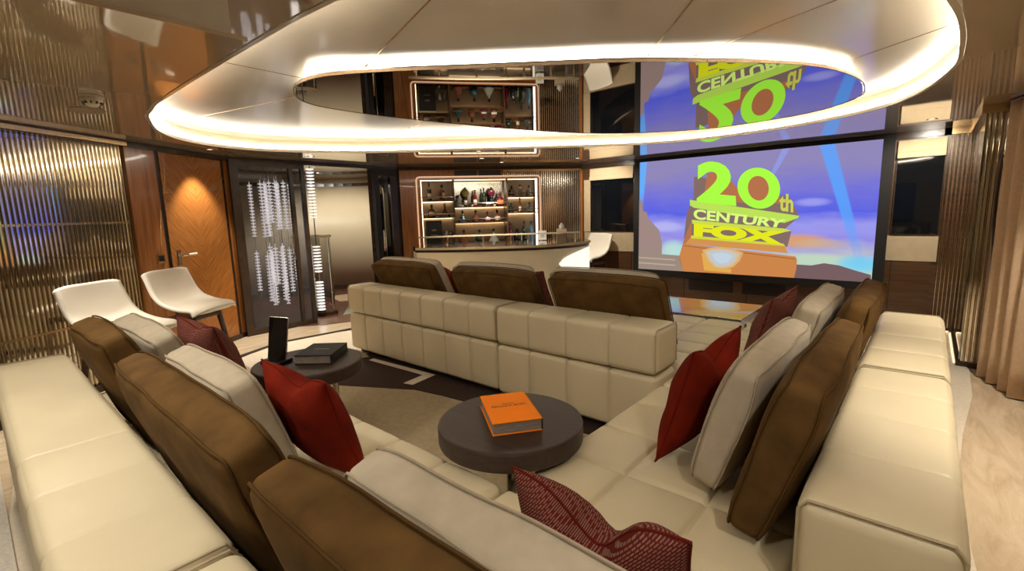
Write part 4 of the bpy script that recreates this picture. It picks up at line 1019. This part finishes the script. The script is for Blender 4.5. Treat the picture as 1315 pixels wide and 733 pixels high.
for cx_, cz_, ang0 in ((a1-rr_, b1-rr_, 0), (a0+rr_, b1-rr_, 90), (a0+rr_, b0+rr_, 180), (a1-rr_, b0+rr_, 270)):
    for j in range(5):
        a = math.radians(ang0+90*j/4); fr_.append((cx_+rr_*math.cos(a), 0.014, cz_+rr_*math.sin(a)))
obj('niche_surround', tube(fr_, 0.012, 8, True), emis('led_surround', (1.0, 0.62, 0.36), 0.42), sh)

GL = {k: mat('bottle_'+k, c, 0.06, coat=0.8, spec=0.7, var=0.1, vscale=20) for k, c in dict(amber=(0.135, 0.045, 0.009), dark=(0.005, 0.005, 0.004), green=(0.005, 0.016, 0.007), clear=(0.189, 0.189, 0.162), maroon=(0.072, 0.003, 0.013), teal=(0.005, 0.023, 0.027), white=(0.315, 0.306, 0.279), yellow=(0.234, 0.189, 0.013), red=(0.126, 0.005, 0.004), blue=(0.054, 0.113, 0.162), brandy=(0.099, 0.027, 0.009)).items()}
LABW = mat('bottle_label_cream', (0.62, 0.56, 0.46), 0.6, var=0.05); LABO = mat('bottle_label_orange', (0.72, 0.16, 0.03), 0.6, var=0.05)
CAPD = mat('bottle_cap_dark', (0.02, 0.015, 0.012), 0.4, var=0.05); CAPG = mat('bottle_cap_gold', (0.5, 0.34, 0.12), 0.3, metal=1.0, var=0.05)
def bottle(kind, s, z, col, label, lab=None, cap=CAPD, k=1.0):
    w = bl(sb(s), -0.15, z+0.001); t = thing('bottle', label, 'bottle', w, BROT, group='bottles on the bar shelves')
    if kind == 'tall': pr = [(0, 0), (.036, 0), (.038, .006), (.038, .165), (.030, .195), (.014, .215), (.013, .262), (.016, .264), (.016, .27), (0, .27)]; ct_, cr = .262, .0165
    elif kind == 'wine': pr = [(0, 0), (.035, 0), (.037, .006), (.037, .175), (.028, .21), (.0135, .235), (.0135, .29), (0, .29)]; ct_, cr = .27, .0150
    elif kind == 'squat': pr = [(0, 0), (.055, 0), (.060, .01), (.060, .085), (.048, .12), (.018, .14), (.016, .175), (0, .175)]; ct_, cr = .17, .021
    elif kind == 'flask': pr = [(0, 0), (.078, 0), (.084, .008), (.078, .028), (.045, .085), (.017, .125), (.014, .175), (0, .175)]; ct_, cr = .17, .019
    elif kind == 'round': pr = [(0, 0), (.035, 0), (.062, .025), (.072, .06), (.060, .098), (.030, .120), (.017, .132), (.016, .17), (0, .17)]; ct_, cr = .165, .02
    elif kind == 'square': pr = [(0, 0), (.060, 0), (.063, .006), (.063, .125), (.050, .145), (.018, .155), (.017, .19), (0, .19)]; ct_, cr = .185, .022
    n = 4 if kind == 'square' else 18
    bm = lathe([(r*k, h*k) for r, h in pr], n, sy=0.75 if kind in ('flask', 'square') else 1.0)
    if kind == 'square': bmesh.ops.rotate(bm, verts=bm.verts, cent=(0, 0, 0), matrix=Matrix.Rotation(PI/4, 3, 'Z'))
    b = obj('glass_body', bm, GL[col], t, kind != 'square')
    obj('stopper', lathe([(0, ct_*k), (cr*k, ct_*k), (cr*k*1.05, (ct_+.012)*k), (cr*k*.8, (ct_+.034)*k), (0, (ct_+.036)*k)], 12), cap, t, True)
    if lab:
        rr2 = {'tall': .0385, 'wine': .0375, 'squat': .0605, 'round': .064, 'flask': .07, 'square': .0455}[kind]*k
        z0, z1 = (.04*k, .12*k) if kind in ('tall', 'wine') else (.03*k, .085*k)
        if kind == 'square': obj('paper_label', bx(-.036*k, .036*k, rr2*0.78, rr2*0.78+.003, z0, z1+.02*k), lab, t)
        else:
            bm = bmesh.new(); rows = []
            for i in range(9):
                a = PI/2-0.9+1.8*i/8; rows.append([bm.verts.new(((rr2+o_)*math.cos(a), (rr2+o_)*math.sin(a)*(0.75 if kind == 'flask' else 1), zz)) for o_, zz in ((0, z0), (0.0015, z0), (0.0015, z1), (0, z1))])
            for i in range(8):
                for q in range(4): bm.faces.new((rows[i][q], rows[i+1][q], rows[i+1][(q+1) % 4], rows[i][(q+1) % 4]))
            obj('paper_label', bm, lab, t)
    return t
bottle('tall', .475, 1.735, 'dark', 'dark bottle with pale label on the top shelf nearest the lobby', LABW)
bottle('square', .69, 1.735, 'amber', 'square amber bottle with cream label on the top shelf nearest the lobby', LABW, k=1.2)
bottle('squat', .50, 1.455, 'brandy', 'squat brown bottle above the black gift box', LABW, k=1.05)
bottle('flask', .72, 1.455, 'brandy', 'flared brown flask above the clear glasses', None, CAPG, k=1.1)
for s, kd, c, lb, lab, cp, k in ((.955, 'squat', 'white', 'squat white bottle on the mirrored top shelf', None, CAPD, .95), (1.08, 'tall', 'dark', 'dark bottle with yellow round collar and hat stopper on the mirrored shelf', LABW, CAPD, .9),
                              (1.245, 'tall', 'red', 'red-brown bottle with cream label in the middle of the mirrored shelf', LABW, CAPD, .95), (1.40, 'wine', 'green', 'tall dark green wine bottle on the mirrored shelf', None, CAPD, 1.05),
                              (1.53, 'tall', 'dark', 'dark bottle with maroon round collar and hat stopper on the mirrored shelf', None, CAPD, .9), (1.68, 'squat', 'maroon', 'wide maroon bottle with orange label at the end of the mirrored shelf', LABO, CAPD, 1.15)):
    t = bottle(kd, s, 1.62, c, lb, lab, cp, k)
    if 'collar' in lb:
        cm = GL['yellow'] if 'yellow' in lb else GL['maroon']
        o = obj('round_collar', lathe([(0, .155), (.03, .158), (.062, .20), (.066, .235), (.05, .275), (.02, .295), (0, .296)], 18, sy=0.55), cm, t, True)
        obj('hat_stopper', lathe([(0, .290), (.05, .290), (.052, .298), (.022, .302), (.018, .325), (0, .328)], 16), CAPD, t)
for i, (s, c, nm) in enumerate(((1.02, 'teal', 'pale green glass decanter'), (1.245, 'brandy', 'amber glass decanter'), (1.45, 'maroon', 'dark red decanter'), (1.62, 'brandy', 'brown decanter with cream label'))):
    bottle('flask' if i % 2 == 0 else 'squat', s, 1.355, c, nm+' on the middle shelf of the centre bay, '+('nearest the lobby', 'second from the lobby', 'third from the lobby', 'nearest the slats')[i], LABW if i > 1 else None, CAPD, 1.0 if i != 2 else .85)
for i, (s, c, nm) in enumerate(((1.03, 'brandy', 'brown flared decanter'), (1.30, 'teal', 'dark teal round decanter'), (1.55, 'clear', 'clear flared decanter'))):
    bottle(('flask', 'round', 'flask')[i], s, NZ0, c, nm+' at the bottom of the centre bay', None, CAPD, 1.12)
for i, (s, kd, c, nm) in enumerate(((1.89, 'squat', 'dark', 'dark squat bottle'), (2.04, 'square', 'clear', 'clear square bottle'), (2.20, 'squat', 'clear', 'clear decanter'))): bottle(kd, s, 1.775, c, nm+' on the top shelf of the bay by the slats', None, CAPD, .92)
for i, (s, kd, c, nm, lab) in enumerate(((1.87, 'squat', 'green', 'green squat bottle', None), (2.03, 'tall', 'amber', 'amber bottle with cream label', LABW), (2.20, 'round', 'clear', 'round clear decanter', LABW))): bottle(kd, s, 1.50, c, nm+' on the middle shelf of the bay by the slats', lab, CAPD, .85)
for i, (s, kd, c, nm) in enumerate(((1.85, 'tall', 'maroon', 'maroon bottle'), (1.97, 'squat', 'dark', 'black bottle with broad shoulders'), (2.10, 'wine', 'green', 'dark green wine bottle'), (2.23, 'tall', 'blue', 'pale blue bottle'))): bottle(kd, s, NZ0, c, nm+' at the bottom of the bay by the slats', None, CAPD, 1.15)
gb_ = thing('gift_box', 'black presentation box with faint gold emblem in the shelf bay by the lobby', 'box', bl(sb(.52), -.13, NZ0+.001), BROT)
obj('box_body', bx(-.135, .135, -.07, .07, 0, .40, .004), BLACK, gb_)
em = obj('emblem', lathe([(0, 0), (.045, 0), (.045, .003), (0, .003)], 16, sy=.4), mat('dull_gold_print', (.20, .19, .12), .4, var=.1), gb_)
em.location = (0, .0715, .24); em.rotation_euler = (-PI/2, 0, 0)
obj('emblem_bar', bx(-.05, .05, .0705, .0725, .15, .162), MATS['dull_gold_print'], gb_)
for i, s in enumerate((.72, .80)):
    g = thing('glass', 'clear stemmed glass beside the black gift box, %s' % ('the one next to the box', 'the one next to the divider')[i], 'glass', bl(sb(s), -.13, NZ0+.001), BROT, group='glasses in the niche')
    obj('bowl', lathe([(.008, .10), (.03, .12), (.036, .17), (.032, .22), (.029, .22), (.033, .17), (.027, .123), (.004, .105)], 16), GL['clear'], g, True)
    obj('stem', lathe([(.032, 0), (.03, .004), (.005, .01), (.004, .10), (.008, .104)], 14), GL['clear'], g, True)
tis = thing('tissue_box', 'beige tissue box with a white tissue on the bar counter', 'tissue box', (-4.29, 6.13, 1.061), math.radians(38))
obj('box_body', bx(-.075, .075, -.075, .075, 0, .17, .004), PANELB, tis)
bm = bmesh.new(); 
for k in range(3):
    a = k*2.1; p = [(-.03*math.cos(a), -.03*math.sin(a), .168), (.03*math.cos(a), .03*math.sin(a), .168), (.045*math.cos(a+.5), .045*math.sin(a+.5), .215), (.01*math.cos(a), .012, .262), (-.042*math.cos(a-.4), -.042*math.sin(a-.4), .21)]
    f = [bm.verts.new(q) for q in p]; g2 = [bm.verts.new((q[0]+.002, q[1]+.002, q[2])) for q in p]; bm.faces.new(f); bm.faces.new(list(reversed(g2)))
    for i in range(5): bm.faces.new((f[i], f[(i+1) % 5], g2[(i+1) % 5], g2[i]))
obj('tissue', bm, mat('white_tissue', (.8, .78, .74), .8, var=.03), tis)
cf = thing('card_stand', 'small white sign in a clear stand beside the tissue box', 'sign', (-4.50, 5.92, 1.061), math.radians(40))
obj('card', bx(-.06, .06, -.003, .003, .01, .15), mat('white_card', (.74, .71, .66), .5, var=.03), cf); obj('stand_foot', bx(-.06, .06, -.03, .03, 0, .01), CGLASS, cf)
obj('card_print', bx(-.032, .032, -.0045, -.003, .045, .11), mat('grey_print', (.45, .43, .40), .6, var=.1), cf)

# ================================================================== LOBBY
ch = thing('crystal_chandelier', 'tall chandelier of stacked crystal strands hanging in the lobby behind the glass door', 'chandelier', (-7.35, 3.34, 0.0))
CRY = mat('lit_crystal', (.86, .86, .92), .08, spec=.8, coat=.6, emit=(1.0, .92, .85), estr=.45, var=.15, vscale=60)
def strand(x, y, z0, z1, r=.032):
    prof = [(.006, z0)]; z = z0
    while z < z1-.045: prof += [(r, z+.004), (r, z+.020), (.006, z+.024), (.006, z+.042)]; z += .046
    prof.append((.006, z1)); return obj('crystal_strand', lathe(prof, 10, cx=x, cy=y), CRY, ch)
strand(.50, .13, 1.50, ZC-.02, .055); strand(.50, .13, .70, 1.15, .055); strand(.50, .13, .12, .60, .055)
obj('suspension_wire', tube([(.50, .13, .1), (.50, .13, ZC)], .008, 6), STEEL, ch)
k = 0
for x, y in ((.25, -.28), (.12, -.20), (.05, -.34), (-.05, -.12), (.30, -.08), (-.20, -.45), (-.02, .05), (-.12, -.28), (.18, -.45), (.34, -.20), (.20, -.34), (-.30, -.18)):
    k += 1
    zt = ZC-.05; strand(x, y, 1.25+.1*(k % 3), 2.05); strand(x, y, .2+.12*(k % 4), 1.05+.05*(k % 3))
    obj('suspension_wire', tube([(x, y, .2), (x, y, ZC)], .003, 5), STEEL, ch)
obj('ceiling_plate', lathe([(0, ZC-.04), (.52, ZC-.04), (.55, ZC-.02), (.55, ZC-.002), (0, ZC-.002)], 40, cx=.05, cy=-.15), STEEL, ch)
gc = thing('glass_balustrade', 'curved clear glass balustrade with cream cap in the lobby', 'balustrade', (-7.12, 3.66, 0.006))
def arc_strip(R, a0, a1, z0, z1, th, n=16):
    return arc_wall(0, 0, R, a0, a1, z0, z1, th, n)
obj('glass_panel', arc_strip(.16, 150, 400, .05, 1.2, .01, 24), CGLASS, gc, True); obj('cap_rail', arc_strip(.14, 150, 400, 1.2, 1.235, .05, 24), CREAMW, gc)
obj('base_ring', arc_strip(.13, 150, 400, 0, .05, .07, 24), DARKTRIM, gc)
for a in (200, 290, 380): obj('glass_post', tube([(.165*math.cos(math.radians(a)), .165*math.sin(math.radians(a)), .05), (.165*math.cos(math.radians(a)), .165*math.sin(math.radians(a)), 1.2)], .008, 8), STEEL, gc)

# ================================================================== CEILING FITTINGS
pl = thing('projector_lift', 'lowered projector hatch with gloss underside hanging from the ceiling', 'projector lift', (-2.17, .25, 2.10))
obj('lift_plate', bx(-.37, .37, -.60, .485, 0.0, .014, .001, 1), LACQ, pl)
obj('projector_case', bx(-.345, .355, -.58, .44, .014, ZC-2.10-.002), GREYBOX, pl)
sd = thing('smoke_detector', 'white slotted smoke detector on the gloss ceiling above the stools', 'smoke detector', (-3.95, .655, ZC))
obj('base_plate', lathe([(0, -.012), (.058, -.012), (.060, -.006), (.060, -.001), (0, -.001)], 28), WHITEPL, sd)
obj('head', lathe([(0, -.060), (.022, -.060), (.032, -.055), (.052, -.030), (.054, -.014), (0, -.012)], 28), WHITEPL, sd, True)
for k in range(10):
    a = 2*PI*k/10; o = obj('vent_slot', bx(-.004, .004, .032, .050, -.050, -.036), BLACK, sd); o.rotation_euler = (0, 0, a)
sp = tag(obj('ceiling_speaker', lathe([(0, -.008), (.10, -.008), (.105, -.004), (.105, -.001), (0, -.001)], 36), mat('speaker_grille', (.38, .30, .20), .5, var=.05)), 'flat round ceiling speaker beside the smoke detector', 'speaker')
sp.location = (-4.45, .70, ZC)
DL = [((-6.10, 1.96), (-6.27, 1.85, .9), 60, 1.3, 'above the walnut door'), ((-4.75, .25), (-4.75, .65, .6), 70, 1.3, 'above the stool nearer the sofa'), ((-5.1, .1), (-5.3, .3, 1.0), 60, 1.5, 'in front of the bronze slats'),
      ((0.62, 4.4), (0.58, 4.4, 0), 75, 1.5, 'above the travertine aisle by the curtains'), ((0.62, 2.4), (0.50, 2.6, 0), 75, 1.5, 'above the travertine aisle near the sofa end'),
      ((-4.95, 5.1), (-4.8, 4.9, 1.0), 90, 1.5, 'above the bar counter'), ((-4.42, 4.50), (-4.35, 4.85, .6), 120, 1.9, 'added as fill before the bar counter front'), ((-5.15, 5.75), (-5.7, 6.1, 1.4), 60, 1.3, 'in front of the bottle shelves'), ((-4.1, 6.3), (-4.2, 7.2, 1.4), 60, 1.9, 'by the window at the end of the bar'),  # lamp before the counter front is added to brighten it, no fitting seen
      ((-0.05, 6.35), (-0.05, 7.2, 1.3), 70, 2.0, 'added to light the blind beside the slatted pier'), ((-3.0, .05), (-2.75, .16, .7), 32, 1.5, 'added as fill over the back of the near sofa'), ((-1.62, -.2), (-1.75, .15, .7), 32, 1.4, 'over the back of the near sofa close to the camera, an unseen extra'),  # pier and near-sofa lamps are added to brighten blind and sofa back
      ((-0.75, -.45), (-0.7, .3, .9), 22, 1.7, 'added as unseen fill behind the sofa corner'), ((0.45, .55), (-0.1, 1.2, .7), 30, 1.7, 'added as unseen fill beside the sofa corner'), ((-2.7, -.6), (-2.4, .3, .9), 25, 1.8, 'added as unseen fill by the back windows'),  # unseen lamps added around the camera to fill cushion backs and sofa corner
      ((-8.2, 4.3), (-8.8, 4.9, .8), 90, 2.2, 'in the lobby'), ((-7.2, 3.6), (-7.6, 3.4, .5), 18, 1.6, 'by the crystals in the lobby'), ((-6.05, 3.1), (-5.9, 2.9, 0), 110, 1.5, 'inside the entrance')]
for (x, y), tgt, pw, sz, where in DL:
    t = thing('downlight', 'small round recessed downlight '+where, 'downlight', (x, y, ZC), group='recessed downlights')
    obj('trim_ring', lathe([(.026, -.006), (.042, -.006), (.044, -.001), (.026, -.001)], 24), STEEL, t)
    obj('lens', lathe([(0, -.003), (.025, -.003), (.025, -.001), (0, -.001)], 20), LENS, t)
    b = spot((x, y, ZC-.02), tgt, pw, sz);
